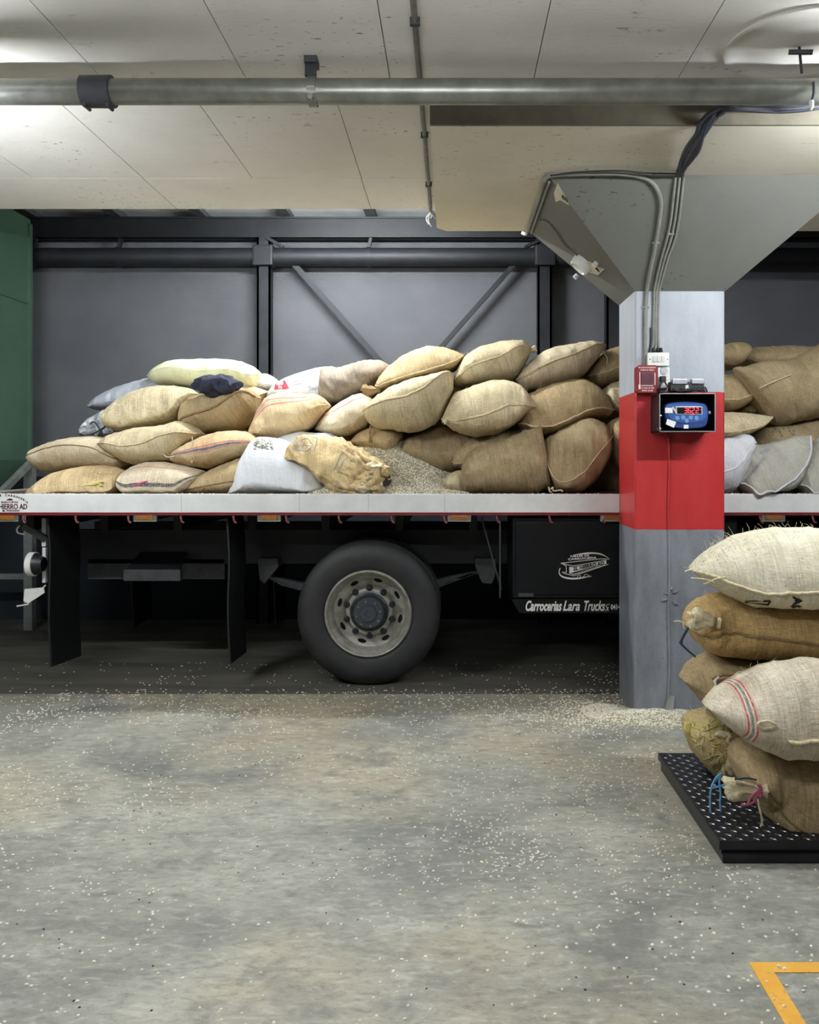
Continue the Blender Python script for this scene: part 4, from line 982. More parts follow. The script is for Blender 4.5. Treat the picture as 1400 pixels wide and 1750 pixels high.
# --- left pile
sack('a2', ZA, [(448, 395), (520, 340), (600, 295), (690, 268), (760, 255), (850, 270)], [(448, 395), (500, 413), (560, 416), (640, 410), (740, 400), (850, 380)], 6.85, .26, 'poly_blue_grey', 'blue-grey plastic sack behind the burlap, far left of the pile top', G1, .7, seam_mat='poly_blue_grey', seam_r=.003)
sack('a1', ZA, [(745, 243), (800, 200), (870, 170), (960, 160), (1100, 157), (1200, 172), (1270, 200), (1308, 240)], [(745, 243), (795, 285), (870, 293), (960, 303), (1060, 312), (1180, 310), (1270, 305), (1308, 240)], 6.75, .26, 'poly_cream', 'pale yellow plastic sack on top of the left pile', G1, [.5, .35, .5, .4, .55], e=(.4, .6), seam_mat='poly_cream', seam_r=.003)
sack('a3', ZA, [(418, 540), (440, 475), (490, 435), (560, 412), (640, 420)], [(418, 540), (460, 552), (520, 556), (580, 555), (640, 555)], 6.55, .2, 'poly_clear', 'crumpled grey plastic bag tied with black string, far left', G1, .5, wr=2.5, lump=2, pinch=((500, 510, .12, .05),), seam_part=False, name='plastic_bag', cat='bag')
strings('a3', ZA, [[(500, 510), (470, 470), (450, 480)], [(500, 510), (460, 530), (430, 535)], [(500, 510), (540, 480), (560, 470)], [(500, 510), (520, 540), (560, 545)], [(500, 510), (490, 545)]], .006, 'cable_black', off=-.19)
sack('a5b', ZA, [(1080, 340), (1190, 290), (1270, 295), (1350, 322)], [(1080, 400), (1200, 440), (1290, 430), (1350, 322)], 6.72, .24, 'burlap_gold', 'small showing end of a burlap sack behind the one under the black cloth', G1, .6)
sack('a4', ZA, [(556, 445), (578, 385), (640, 335), (720, 305), (820, 291), (930, 300), (985, 330)], [(556, 445), (570, 495), (620, 518), (720, 510), (840, 490), (915, 450), (985, 330)], 6.42, .3, 'burlap_tan', 'plump tan burlap sack below the pale yellow sack', G1, [.6, .75, .75, .8, .5], e=(.75, .5), seam_part=False)
sack('a5', ZA, [(918, 465), (928, 385), (985, 338), (1080, 320), (1180, 302), (1250, 312), (1288, 350)], [(918, 465), (965, 505), (1020, 532), (1150, 525), (1230, 495), (1278, 430), (1288, 350)], 6.38, .3, 'burlap_brown', 'brown burlap sack with a raised flap seam under the black cloth', G1, [.9, .55, .5, .4, .25, .1], e=(.7, .6), seam_r=.009, seam_mat='burlap_brown' if False else 'jute_dark')
sack('a6', ZA, [(168, 640), (210, 605), (280, 572), (380, 548), (480, 545), (570, 565), (650, 620)], [(168, 640), (200, 690), (250, 722), (350, 712), (500, 705), (600, 712), (650, 690)], 6.18, .27, 'burlap_pale', 'pale burlap sack lying second from the bottom at far left', G1, [.5, .28, .25, .3, .5], e=(.4, .6), seam_r=.004, seam_mat='jute_dark')
sack('a7', ZA, [(512, 580), (570, 535), (680, 502), (800, 488), (900, 470), (960, 490), (1012, 530)], [(512, 580), (560, 620), (640, 668), (720, 684), (820, 672), (890, 655), (950, 585), (1012, 530)], 6.08, .28, 'burlap_tan', 'tan burlap sack with a wavy seam and folded right end', G1, [.5, .42, .5, .48, .35, .4, .5], e=(.5, .4), gather=(0, .08))
strings('a7', ZA, [[(815, 632), (835, 645), (868, 640)], [(958, 545), (960, 600), (955, 680), (965, 650), (972, 665)]], .004, 'jute_light', off=-.27)
sack('a8', ZA, [(868, 650), (890, 610), (960, 570), (1050, 530), (1150, 515), (1240, 525), (1310, 560)], [(868, 650), (900, 682), (1000, 700), (1080, 702), (1150, 680), (1230, 650), (1310, 600)], 6.05, .26, 'burlap_striped_blue', 'burlap sack with red and blue woven stripes left of the white sack', G1, [.5, .5, .55, .5, .5], gather=(.08, 0), seam_part=False)
sack('a9', ZA, [(136, 834), (200, 775), (280, 725), (380, 697), (480, 688), (570, 697), (628, 725)], [(136, 834), (300, 834), (450, 834), (560, 834), (615, 820), (630, 780)], 5.93, .24, 'burlap_gold', 'burlap sack with straw strands at the bottom left of the truck bed', G1, .8, e=(.5, .7), seam_part=False)
strings('a9', ZA, [[(400, 790), (430, 785), (470, 775), (505, 765)], [(470, 775), (490, 770), (500, 790)], [(480, 772), (500, 780), (510, 790)], [(440, 783), (470, 782), (500, 770), (515, 768)]], .006, 'string_yellow', off=-.235)
mb = MB()
for q in range(7): mb.prism([P(ZA[0]+x/ZA[2], ZA[1]+y/ZA[2], 5.9) for x, y in ((482+q*14, 694), (490+q*14, 694), (492+q*14, 732), (484+q*14, 732))], (0, .0005, 0))
on_sack('a9', mb, 'faded_print', 'print_olive')
sack('a10', ZA, [(620, 755), (640, 715), (700, 680), (780, 668), (880, 680), (950, 697), (1015, 715)], [(620, 755), (635, 805), (670, 832), (780, 834), (900, 834), (950, 815), (1015, 760)], 5.91, .24, 'burlap_striped_dark', 'pale burlap sack with a dark band lying on the truck bed', G1, [.5, .8, .8, .8, .5], e=(.6, .5), seam_part=False, gather=(.05, .05))
strings('a10', ZA, [[(655, 795), (680, 780), (735, 765)], [(665, 790), (690, 785), (715, 772)]], .006, 'string_pink', off=-.235)
sack('a11', ZA, [(938, 800), (960, 760), (1030, 720), (1110, 685), (1200, 650), (1280, 640)], [(938, 800), (960, 830), (1050, 834), (1150, 834), (1280, 834)], 5.95, .24, 'burlap_brown', 'brown burlap sack squeezed in left of the white sack', G1, .6, gather=(.08, 0), seam_r=.004, seam_mat='jute_dark')
sack('a12', ZB_, [(-32, 985), (20, 850), (70, 740), (115, 672), (200, 652), (330, 682), (440, 780), (520, 870), (565, 955)], [(-32, 992), (100, 994), (300, 994), (480, 990), (565, 955)], 5.92, .25, 'poly_white', 'large white plastic sack at the front of the truck bed', G1, [.9, .7, .8, .85, .8], e=(.75, .5), wr=.6, seam_part=False)
random.seed(11); mb = MB()
for q in range(70):
    x, y = 118+random.random()*112, 668+random.random()*60; a = random.random()*3; l = random.uniform(5, 10)
    mb.bar(P(ZB_[0]+(x-l*math.cos(a))/3.5, ZB_[1]+(y-l*math.sin(a)*.5)/3.5, 5.7), P(ZB_[0]+(x+l*math.cos(a))/3.5, ZB_[1]+(y+l*math.sin(a)*.5)/3.5, 5.7), .006, .0005, (0, 1, 0))
on_sack('a12', mb, 'speckled_print', 'print_olive')
sack('b1b', ZB_, [(230, 680), (310, 642), (390, 620), (480, 630), (570, 630), (630, 665)], [(230, 720), (350, 740), (480, 740), (630, 700)], 6.2, .2, 'poly_white', 'small showing top of a white plastic sack behind the stained burlap', G1, .6, seam_part=False)
sack('b1', ZB_, [(288, 790), (340, 700), (425, 648), (520, 644), (610, 660), (700, 703), (800, 765), (890, 800), (925, 860)], [(288, 790), (390, 800), (470, 855), (525, 920), (600, 972), (690, 994), (800, 996), (880, 980), (925, 900)], 5.84, .19, 'burlap_stained', 'stained yellowish burlap sack slumped open beside the coffee heap', G1, [.9, .8, .6, .5, .5], e=(.6, .5), wr=3.2, lump=2.5, k=1.0, seam_part=False, n=64, m=40)
mb = MB()
for pts in ([(345, 690), (440, 660), (470, 700), (440, 740), (350, 725)], [(380, 655), (370, 730)], [(425, 650), (410, 735)], [(350, 700), (460, 705)], [(470, 655), (500, 660), (480, 740)], [(600, 850), (640, 760), (690, 720)], [(620, 870), (660, 790), (700, 770)]):
    for a, b in zip(pts, pts[1:]):
        n_ = 6
        for i in range(n_):
            u, v = i/n_, (i+1)/n_
            mb.bar(P(ZB_[0]+(a[0]+(b[0]-a[0])*u)/3.5, ZB_[1]+(a[1]+(b[1]-a[1])*u)/3.5, 5.7), P(ZB_[0]+(a[0]+(b[0]-a[0])*v)/3.5, ZB_[1]+(a[1]+(b[1]-a[1])*v)/3.5, 5.7), .006, .0005, (0, 1, 0))
on_sack('b1', mb, 'faded_print', 'print_grey')
bo = SACKS['b1'][0]
def on_front(key, zone, pth, lift):
    o, verts, faces, rows_, D = SACKS[key]; bv = bvhtree.BVHTree.FromPolygons(verts, faces); out = []
    for q in pth:
        t = P(zone[0]+q[0]/zone[2], zone[1]+q[1]/zone[2], D); d = (t-Vector((0, 0, CAMH))).normalized(); h = bv.ray_cast(Vector((0, 0, CAMH)), d)
        out.append((h[0] if h[0] else t+Vector((0, -.12, 0)))-d*(lift-(q[2] if len(q) > 2 else 0)))
    return out
# draped folds running towards the open mouth, ruffled rim, dark lump painting the shade inside
for i, pth in enumerate(([(600, 675), (690, 730), (770, 785), (850, 815), (900, 850)], [(640, 730), (700, 780), (770, 830), (830, 850)], [(560, 790), (640, 850), (730, 890), (830, 885)], [(530, 880), (620, 935), (720, 950), (800, 930)], [(600, 960), (700, 978), (800, 975), (870, 950)], [(700, 720), (740, 790), (750, 850), (730, 900)], [(660, 800), (690, 860), (700, 920), (690, 965)])):
    q = smooth_path(on_front('b1', ZB_, pth, -.006), 24); r = [.006+.020*math.sin(PI*k/24)*(1+.5*nz(k*.35, i*3.1, 0)) for k in range(25)]
    MB().tube([p+Vector((0, .006*nz(k*.4, i, 3), .008*nz(k*.5, i, 7))) for k, p in enumerate(q)], r, 10).build('cloth_fold', 'jute_stained', bo, smooth=True)
rim = []
for k in range(49):
    a = 2*PI*k/48; x, y = 865+58*math.cos(a)+10*math.sin(5*a), 890+52*math.sin(a)+9*math.cos(7*a); rim.append(P(ZB_[0]+x/3.5, ZB_[1]+y/3.5, 5.70+.04*math.cos(a)-.02*math.sin(6*a)))
MB().tube(rim, [.011+.006*nz(k*.6, 2, 1) for k in range(49)], 8, cap=False).build('mouth_rim', 'jute_light', bo, smooth=True)
crumple('inside_shade', P(ZB_[0]+872/3.5, ZB_[1]+900/3.5, 5.735), (.075, .03, .065), 'dark_bean_and_shade', bo, .3, 18, 4, 3)
for x, y, rx, rz, sd_ in ((800, 900, .05, .04, 1), (770, 955, .06, .032, 2), (850, 965, .05, .028, 3), (840, 830, .055, .03, 4), (905, 860, .03, .04, 5), (820, 870, .03, .03, 9)):
    crumple('crumpled_hem', P(ZB_[0]+x/3.5, ZB_[1]+y/3.5, 5.69), (rx, .045, rz), 'jute_stained' if sd_ % 2 else 'jute_light', bo, .5, 24, 4, sd_*3.3)
sack('b2', ZB_, [(100, 625), (135, 540), (175, 455), (225, 403), (320, 398), (440, 402), (520, 412), (575, 462)], [(100, 628), (160, 662), (260, 670), (360, 650), (450, 612), (505, 565), (550, 500), (575, 468)], 6.28, .29, 'burlap_striped_pink', 'pale burlap sack with red and green stripes, gathered at its right end', G1, [.8, .7, .65, .6, .5], e=(.7, .3), gather=(0, .12), seam_part=False)
sack('b3b', ZB_, [(120, 310), (180, 276), (225, 288), (272, 328)], [(120, 370), (180, 390), (272, 360)], 6.9, .2, 'poly_white', 'small showing top of a white plastic sack beside the pale yellow one', G1, .6, seam_part=False)
sack('b3', ZB_, [(205, 400), (240, 350), (320, 300), (430, 260), (550, 235), (660, 250)], [(205, 420), (350, 440), (540, 440), (660, 420)], 6.72, .26, 'poly_white', 'white plastic sack with a red label lying behind the striped sack', G1, .8, e=(.5, .8), wr=.5, seam_part=False)
def zpt(z, x, y, D): return P(z[0]+x/z[2], z[1]+y/z[2], D)
mb = MB(); a_, b_, c_, d_ = (245, 335), (300, 305), (330, 362), (240, 372)
for i in range(6):
    for j in range(6):
        q = []
        for u, v in ((i/6, j/6), ((i+1)/6, j/6), ((i+1)/6, (j+1)/6), (i/6, (j+1)/6)):
            x = (a_[0]*(1-u)+b_[0]*u)*(1-v)+(d_[0]*(1-u)+c_[0]*u)*v; y = (a_[1]*(1-u)+b_[1]*u)*(1-v)+(d_[1]*(1-u)+c_[1]*u)*v; q.append(zpt(ZB_, x, y, 6.5))
        mb.add(q, [(0, 1, 2, 3)])
on_sack('b3', mb, 'red_label', 'label_red', .004)
mb = lettering(MB(), '40', .055, zpt(ZB_, 258, 350, 6.5), Vector((.94, 0, .34)), Vector((-.34, 0, .94)), bold=.002); lettering(mb, 'kg', .03, zpt(ZB_, 268, 364, 6.5), Vector((.94, 0, .34)), Vector((-.34, 0, .94))); on_sack('b3', mb, 'label_lettering', 'tape_white', .009)
mb = lettering(MB(), 'Tilapia', .05, zpt(ZB_, 448, 378, 6.5), Vector((.97, 0, .22)), Vector((-.22, 0, .97)), width=.089, bold=.0008); on_sack('b3', mb, 'lettering', 'print_grey', .006)
mb = MB()
for j, (x, y, l) in enumerate(((345, 330, 60), (350, 345, 50), (420, 300, 10), (425, 318, 10), (400, 290, 40))): mb.bar(zpt(ZB_, x, y, 6.5), zpt(ZB_, x+l, y-l*.25, 6.5), .006, .0005, (0, 1, 0))
on_sack('b3', mb, 'small_print', 'print_grey')
sack('b4', ZB_, [(518, 400), (528, 255), (580, 240), (640, 240), (720, 215), (800, 200), (880, 204), (930, 225)], [(518, 405), (540, 445), (590, 472), (650, 460), (730, 430), (810, 390), (880, 330), (930, 260)], 6.62, .28, 'burlap_grey', 'weathered grey-brown burlap sack right of the white labelled sack', G1, .65, e=(.6, .5), wr=1.4, seam_part=False)
sack('b5', ZB_, [(486, 612), (540, 530), (600, 472), (680, 425), (760, 395), (840, 430)], [(486, 612), (530, 632), (600, 650), (700, 640), (810, 580), (840, 500)], 6.36, .26, 'burlap_striped_red', 'pale burlap sack with one red stripe above the coffee heap', G1, [.6, .7, .75, .7, .6], seam_part=False)
# --- middle pile
sack('b6', ZB_, [(848, 345), (880, 288), (950, 218), (1030, 160), (1120, 125), (1200, 115), (1290, 133), (1375, 168)], [(848, 350), (875, 385), (950, 360), (1060, 330), (1160, 305), (1260, 280), (1340, 240), (1375, 175)], 6.5, .3, 'burlap_gold', 'golden burlap sack at the top left of the middle pile, tied at its left end', G2, [.7, .85, .85, .85, .8, .7], e=(.4, .5), gather=(.1, 0))
tuft('b6', ZB_, (862, 375), (768, 388), .035, 'jute_dark', off=-.2)
sack('b8', ZB_, [(690, 690), (740, 635), (820, 592), (920, 585), (1010, 630)], [(690, 690), (780, 715), (860, 742), (940, 750), (1010, 650)], 6.33, .22, 'burlap_brown', 'dark burlap sack end tied with a cord, just behind the coffee heap', G2, .6, seam_part=False, gather=(.06, 0))
strings('b8', ZB_, [[(815, 585), (812, 640), (808, 690)], [(820, 585), (810, 620), (822, 690)]], .006, 'jute_dark', off=-.23)
sack('b7', ZB_, [(783, 500), (830, 440), (910, 378), (1010, 328), (1120, 298), (1210, 284), (1285, 268), (1313, 310)], [(783, 505), (800, 560), (860, 603), (950, 612), (1040, 628), (1120, 616), (1200, 575), (1265, 495), (1313, 360)], 6.15, .3, 'burlap_tan', 'large tan burlap sack with a long seam overhanging the coffee heap', G2, [.35, .3, .32, .34, .28, .12, .1], e=(.55, .5), seam_r=.008)
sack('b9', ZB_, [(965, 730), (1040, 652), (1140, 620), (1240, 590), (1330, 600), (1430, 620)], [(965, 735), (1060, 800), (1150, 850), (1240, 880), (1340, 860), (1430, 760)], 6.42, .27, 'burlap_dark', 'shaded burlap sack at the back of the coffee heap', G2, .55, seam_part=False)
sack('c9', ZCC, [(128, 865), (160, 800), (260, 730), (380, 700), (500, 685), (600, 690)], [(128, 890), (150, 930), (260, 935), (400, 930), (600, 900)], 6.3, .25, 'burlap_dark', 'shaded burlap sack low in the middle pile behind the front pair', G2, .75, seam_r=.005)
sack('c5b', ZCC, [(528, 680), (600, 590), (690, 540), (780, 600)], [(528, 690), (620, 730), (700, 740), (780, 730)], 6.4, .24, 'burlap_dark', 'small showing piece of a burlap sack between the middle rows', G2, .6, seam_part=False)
sack('c1', ZCC, [(122, 360), (165, 275), (210, 200), (300, 140), (420, 105), (530, 92), (610, 108), (650, 150)], [(122, 362), (150, 395), (230, 400), (330, 385), (450, 375), (550, 335), (610, 250), (650, 165)], 6.42, .3, 'burlap_tan', 'tan burlap sack on top of the middle pile with a frayed tied corner', G2, [.5, .45, .45, .42, .3, .4], e=(.5, .3), gather=(0, .08), seam_r=.007)
tuft('c1', ZCC, (640, 150), (688, 140), .022, 'jute_light', off=-.1, flare=1.3)
sack('c2', ZCC, [(546, 350), (590, 282), (680, 200), (770, 145), (880, 120), (1000, 104), (1100, 104), (1135, 132)], [(546, 352), (580, 400), (635, 425), (720, 412), (830, 385), (960, 345), (1050, 260), (1135, 140)], 6.42, .3, 'burlap_pale', 'pale burlap sack on top of the middle pile nearest the column', G2, [.5, .42, .4, .4, .35, .3, .4], e=(.5, .4), seam_r=.008)
strings('c2', ZCC, [[(1130, 150), (1145, 180), (1158, 200), (1156, 240)]], .005, 'jute_light', off=-.12)
sack('c3', ZCC, [(1018, 330), (1060, 250), (1140, 165), (1240, 122), (1330, 110), (1420, 150)], [(1018, 332), (1060, 378), (1120, 398), (1250, 375), (1330, 350), (1420, 300)], 6.55, .28, 'burlap_brown', 'burlap sack in the top row, cut off by the column', G2, [.5, .6, .55, .5], seam_r=.005)
sack('c5', ZCC, [(560, 640), (600, 500), (645, 440), (760, 388), (880, 357), (980, 344), (1060, 372), (1125, 430), (1190, 545)], [(560, 645), (640, 705), (735, 715), (860, 690), (980, 640), (1080, 605), (1150, 600), (1190, 550)], 6.2, .3, 'burlap_brown', 'brown burlap sack in the middle row under the one nearest the column', G2, [.6, .8, .85, .8, .75, .7, .6], e=(.5, .5), seam_r=.008)
sack('c4', ZCC, [(58, 610), (105, 505), (145, 440), (240, 400), (340, 365), (440, 352), (540, 370), (610, 420), (685, 518)], [(58, 615), (120, 668), (210, 708), (310, 722), (430, 700), (530, 650), (610, 580), (685, 525)], 6.08, .3, 'burlap_tan', 'tan burlap sack in the centre of the middle pile with a bowed front seam', G2, [.6, .72, .65, .62, .55, .62, .8], e=(.5, .4), seam_r=.009)
tuft('c4', ZCC, (110, 590), (70, 635), .012, 'jute_light', 'loose_corner', off=-.22)
sack('c6', ZCC, [(1110, 430), (1160, 390), (1240, 355), (1340, 340), (1430, 380)], [(1110, 440), (1150, 520), (1195, 570), (1250, 560), (1340, 540), (1430, 480)], 6.25, .28, 'burlap_tan', 'burlap sack in the middle row, mostly hidden by the column', G2, [.6, .85, .8, .7], seam_r=.008)
sack('c6c', ZCC, [(1148, 660), (1200, 610), (1260, 588), (1350, 580), (1430, 640)], [(1150, 700), (1175, 820), (1215, 900), (1300, 960), (1430, 900)], 6.02, .25, 'burlap_brown', 'bottom row burlap sack, mostly hidden by the column', G2, .5, seam_part=False, gather=(.08, 0))
sack('c7b', ZCC, [(70, 1015), (105, 975), (150, 955), (210, 950)], [(72, 1040), (110, 1085), (150, 1096), (210, 1098)], 5.88, .14, 'burlap_tan', 'small bulging sack corner sticking out beside the coffee heap', G2, .5, seam_part=False)
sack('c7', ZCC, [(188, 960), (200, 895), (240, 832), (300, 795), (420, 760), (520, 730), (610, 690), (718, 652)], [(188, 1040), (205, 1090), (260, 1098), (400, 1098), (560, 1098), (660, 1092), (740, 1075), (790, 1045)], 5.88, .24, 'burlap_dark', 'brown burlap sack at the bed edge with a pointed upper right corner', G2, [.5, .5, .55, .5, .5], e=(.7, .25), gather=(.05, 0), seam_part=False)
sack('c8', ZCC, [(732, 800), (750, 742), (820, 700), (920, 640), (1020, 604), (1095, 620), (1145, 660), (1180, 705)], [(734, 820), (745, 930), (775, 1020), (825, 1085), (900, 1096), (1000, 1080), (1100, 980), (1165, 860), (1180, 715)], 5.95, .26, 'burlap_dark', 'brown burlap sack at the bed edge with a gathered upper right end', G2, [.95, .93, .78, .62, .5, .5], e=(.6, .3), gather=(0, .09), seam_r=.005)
tuft('c8', ZCC, (1160, 690), (1195, 690), .015, 'jute_dark', off=-.1)
strings('c8', ZCC, [[(780, 1075), (800, 1060), (800, 1085), (850, 1080), (862, 1092)], [(770, 1060), (775, 1085), (790, 1095)]], .006, 'jute_light', off=-.25)
# --- right of the column
sack('r1', ZRR, [(640, 450), (740, 430), (820, 415), (880, 428), (905, 455)], [(640, 560), (740, 590), (820, 590), (870, 540), (905, 470)], 6.6, .28, 'burlap_brown', 'burlap sack end showing just right of the column at the top', G3, .6, seam_part=False)
sack('r2', ZRR, [(850, 500), (930, 455), (1050, 440), (1200, 437), (1340, 445), (1480, 455)], [(850, 540), (950, 600), (1100, 620), (1250, 610), (1480, 600)], 6.65, .28, 'burlap_dark', 'flat burlap sack at the very back, top right of the load', G3, .6, seam_part=False)
sack('r4', ZRR, [(620, 700), (700, 650), (780, 625), (850, 632), (905, 690), (950, 765)], [(620, 830), (700, 870), (780, 880), (860, 850), (920, 805), (950, 775)], 6.35, .28, 'burlap_brown', 'burlap sack with a light seam in the middle row right of the column', G3, [.7, .7, .7, .6, .5])
sack('r4b', ZRR, [(850, 840), (930, 785), (1000, 800), (1080, 860)], [(850, 890), (940, 915), (1080, 910)], 6.4, .22, 'burlap_dark', 'dark burlap sack piece in the gap under the large slanted sack', G3, .6, seam_part=False)
sack('r3', ZRR, [(828, 578), (920, 568), (1010, 545), (1110, 530), (1200, 518), (1290, 488), (1400, 425), (1520, 350)], [(1062, 938), (1110, 955), (1170, 958), (1250, 940), (1400, 905), (1460, 895), (1520, 880)], 6.1, .28, 'burlap_dark', 'large slanted brown burlap sack at the right edge of the photo', G3, [.5, .6, .6, .6], e=(.22, .8), wr=.8, seam_part=False)
strings('r3', ZRR, [[(1005, 712), (1100, 670), (1220, 622)]], .004, 'jute_light', off=-.262)
sack('r6', ZRR, [(940, 1080), (1000, 1000), (1100, 950), (1250, 930), (1400, 900), (1500, 895)], [(940, 1100), (1100, 1150), (1250, 1150), (1400, 1130), (1500, 1130)], 6.2, .26, 'burlap_dark', 'brown burlap sack with dark print under the large slanted sack', G3, .6, seam_part=False)
mb = MB(); random.seed(4)
for q in range(26):
    x, y = 1090+random.random()*150, 945+random.random()*80; mb.bar(zpt(ZRR, x, y, 6), zpt(ZRR, x+random.uniform(-12, 12), y+random.uniform(4, 18), 6), .012, .0005, (0, 1, 0))
on_sack('r6', mb, 'faded_print', 'print_olive')
sack('r5', ZRR, [(620, 930), (700, 895), (780, 877), (880, 880), (980, 890), (1065, 903)], [(620, 1040), (720, 1060), (820, 1050), (910, 1020), (990, 970), (1065, 910)], 6.05, .26, 'burlap_tan', 'tan burlap sack with a low seam above the white sacks', G3, [.7, .72, .72, .7, .5])
sack('r7', ZRR, [(660, 1120), (740, 1065), (810, 1035), (880, 1018), (932, 1042), (950, 1085)], [(640, 1395), (740, 1402), (810, 1396), (860, 1340), (910, 1240), (950, 1110)], 5.88, .2, 'poly_pale', 'white plastic sack half hidden behind the column', G3, [.6, .55, .5, .3, .2], e=(.7, .3), seam_mat='poly_white', wr=1.2)
sack('r9', ZRR, [(1208, 1360), (1260, 1240), (1320, 1130), (1400, 1050), (1500, 980)], [(1208, 1365), (1265, 1390), (1300, 1450), (1345, 1410), (1420, 1340), (1500, 1290)], 5.84, .19, 'poly_print', 'grey plastic sack cut off by the right edge, lowest row', G3, [.5, .8, .85, .8, .7], e=(.4, .7), seam_mat='poly_pale', wr=1.2)
sack('r8', ZRR, [(858, 1340), (895, 1235), (938, 1115), (1040, 1087), (1150, 1058), (1250, 1032), (1328, 1026)], [(862, 1350), (905, 1400), (948, 1468), (1000, 1425), (1100, 1395), (1210, 1380), (1290, 1255), (1328, 1034)], 5.80, .19, 'poly_print', 'grey plastic sack with faint lettering resting on one corner', G3, [.5, .75, .95, .78, .72, .68, .5], e=(.4, .35), seam_mat='poly_pale', seam_r=.008, wr=1.3)
mb = lettering(MB(), 'COLOMBIA', .05, zpt(ZRR, 915, 1335, 5.7), Vector((.62, 0, .78)), Vector((-.78, 0, .62)), bold=.0); on_sack('r8', mb, 'lettering', 'print_grey') if False else None
mb = MB(); random.seed(9)
for q in range(22):
    t = q/22; x, y = 910+t*130, 1330-t*160; mb.bar(zpt(ZRR, x-8, y-6, 5.7), zpt(ZRR, x+8+random.uniform(-4, 4), y+6, 5.7), .006, .0005, (0, 1, 0))
for q in range(14):
    x, y = 1010+q*5, 1140-q*2+random.uniform(-12, 12); mb.bar(zpt(ZRR, x, y, 5.7), zpt(ZRR, x+random.uniform(-6, 8), y+12, 5.7), .006, .0005, (0, 1, 0))
on_sack('r8', mb, 'faded_lettering', 'print_grey')
# black cloth lying on the pile
tag(crumple('crumpled_cloth', P(372, 659, 6.12), (.165, .11, .075), 'cloth_black', None, .3, 10, 5, 4.0), 'crumpled dark navy cloth lying on the sacks below the yellow one', 'cloth')
# sacks glimpsed in the gaps, further back, and one added filler
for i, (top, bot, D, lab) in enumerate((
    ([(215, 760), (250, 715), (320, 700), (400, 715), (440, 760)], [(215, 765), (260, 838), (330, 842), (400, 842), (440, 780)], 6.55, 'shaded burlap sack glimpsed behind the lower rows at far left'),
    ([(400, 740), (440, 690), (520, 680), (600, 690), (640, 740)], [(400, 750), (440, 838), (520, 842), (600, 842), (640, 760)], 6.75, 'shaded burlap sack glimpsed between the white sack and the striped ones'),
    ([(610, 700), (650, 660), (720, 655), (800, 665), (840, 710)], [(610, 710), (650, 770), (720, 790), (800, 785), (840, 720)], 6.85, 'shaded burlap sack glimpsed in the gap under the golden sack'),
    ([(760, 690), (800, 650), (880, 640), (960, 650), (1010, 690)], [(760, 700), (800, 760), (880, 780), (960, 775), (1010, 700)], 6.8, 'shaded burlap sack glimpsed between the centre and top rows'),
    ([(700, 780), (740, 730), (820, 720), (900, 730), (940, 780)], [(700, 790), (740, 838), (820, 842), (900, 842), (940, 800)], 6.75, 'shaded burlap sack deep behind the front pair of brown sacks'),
    ([(900, 740), (940, 690), (1010, 680), (1090, 690), (1140, 740)], [(900, 760), (940, 838), (1010, 842), (1090, 842), (1140, 780)], 6.6, 'dark burlap filler sack added beside the column to keep light out'),  # filler added so no light enters the dark gap
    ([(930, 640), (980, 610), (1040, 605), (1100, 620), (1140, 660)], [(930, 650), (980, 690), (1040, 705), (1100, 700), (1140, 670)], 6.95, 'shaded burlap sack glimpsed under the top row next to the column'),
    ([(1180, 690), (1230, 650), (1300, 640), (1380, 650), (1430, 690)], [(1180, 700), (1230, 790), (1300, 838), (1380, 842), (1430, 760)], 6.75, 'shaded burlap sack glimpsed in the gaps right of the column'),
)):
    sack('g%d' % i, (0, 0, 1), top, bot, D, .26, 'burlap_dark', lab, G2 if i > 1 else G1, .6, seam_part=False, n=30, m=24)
# --- floor scale and its stack
SX0, SY0, SY1 = 1.075, 3.29, 4.27; SZ = .085
sc = empty('floor_scale', (1.6, 3.8, 0)); tag(sc, 'black checker-plate floor scale carrying the nearest stack of sacks', 'floor scale')
MB().bbox((SX0+.012, SY0+.012, 0), (2.35, SY1-.012, .045), .004).build('base_frame', 'scale_black', sc)
MB().bbox((SX0, SY0, .05), (2.362, SY1, SZ), .004).build('platform', 'scale_black', sc)
MB().bbox((SX0+.01, SY0-.012, .004), (2.35, SY0+.014, .035), .003).build('edge_bar', 'scale_black', sc)
mb = MB(); step = .034; i = 0; x = SX0+.02
while x < 2.33:
    y = SY0+.02; j = 0
    while y < SY1-.02:
        a = PI/4 if (i+j) % 2 else -PI/4; d = Vector((math.cos(a), math.sin(a), 0)); s_ = Vector((-d.y, d.x, 0)); c = Vector((x, y, SZ)); l, wd, h = .0155, .0055, .0036
        mb.add([c-d*l, c+s_*wd, c+d*l, c-s_*wd, c-d*l*.5+Vector((0, 0, h)), c+d*l*.5+Vector((0, 0, h))], [(0, 3, 4), (3, 2, 5, 4), (2, 1, 5), (1, 0, 4, 5)])
        y += step; j += 1
    x += step; i += 1
mb.build('tread_pattern', 'scale_tread', sc, kind='stuff', fixn=False)
sack('f5', ZFF, [(203, 1020), (235, 975), (320, 942), (430, 950), (600, 980), (800, 1000), (950, 1060)], [(203, 1030), (235, 1130), (290, 1205), (350, 1252), (430, 1290), (600, 1295), (800, 1290), (950, 1200)], 3.98, .2, 'burlap_straw', 'straw-flecked burlap sack with torn end, lowest at the back of the scale', G4, .5, e=(.7, .5), wr=1.6, seam_part=False)
sack('f3', ZFF, [(184, 790), (245, 722), (320, 677), (450, 670), (600, 688), (800, 700), (1000, 710), (1100, 770)], [(184, 792), (240, 852), (300, 915), (420, 962), (600, 985), (900, 985), (1100, 860)], 3.95, .23, 'burlap_brown', 'brown burlap sack with a pointed left end, third from the top', G4, [.5, .6, .55, .5, .5], e=(.45, .6), seam_part=False)
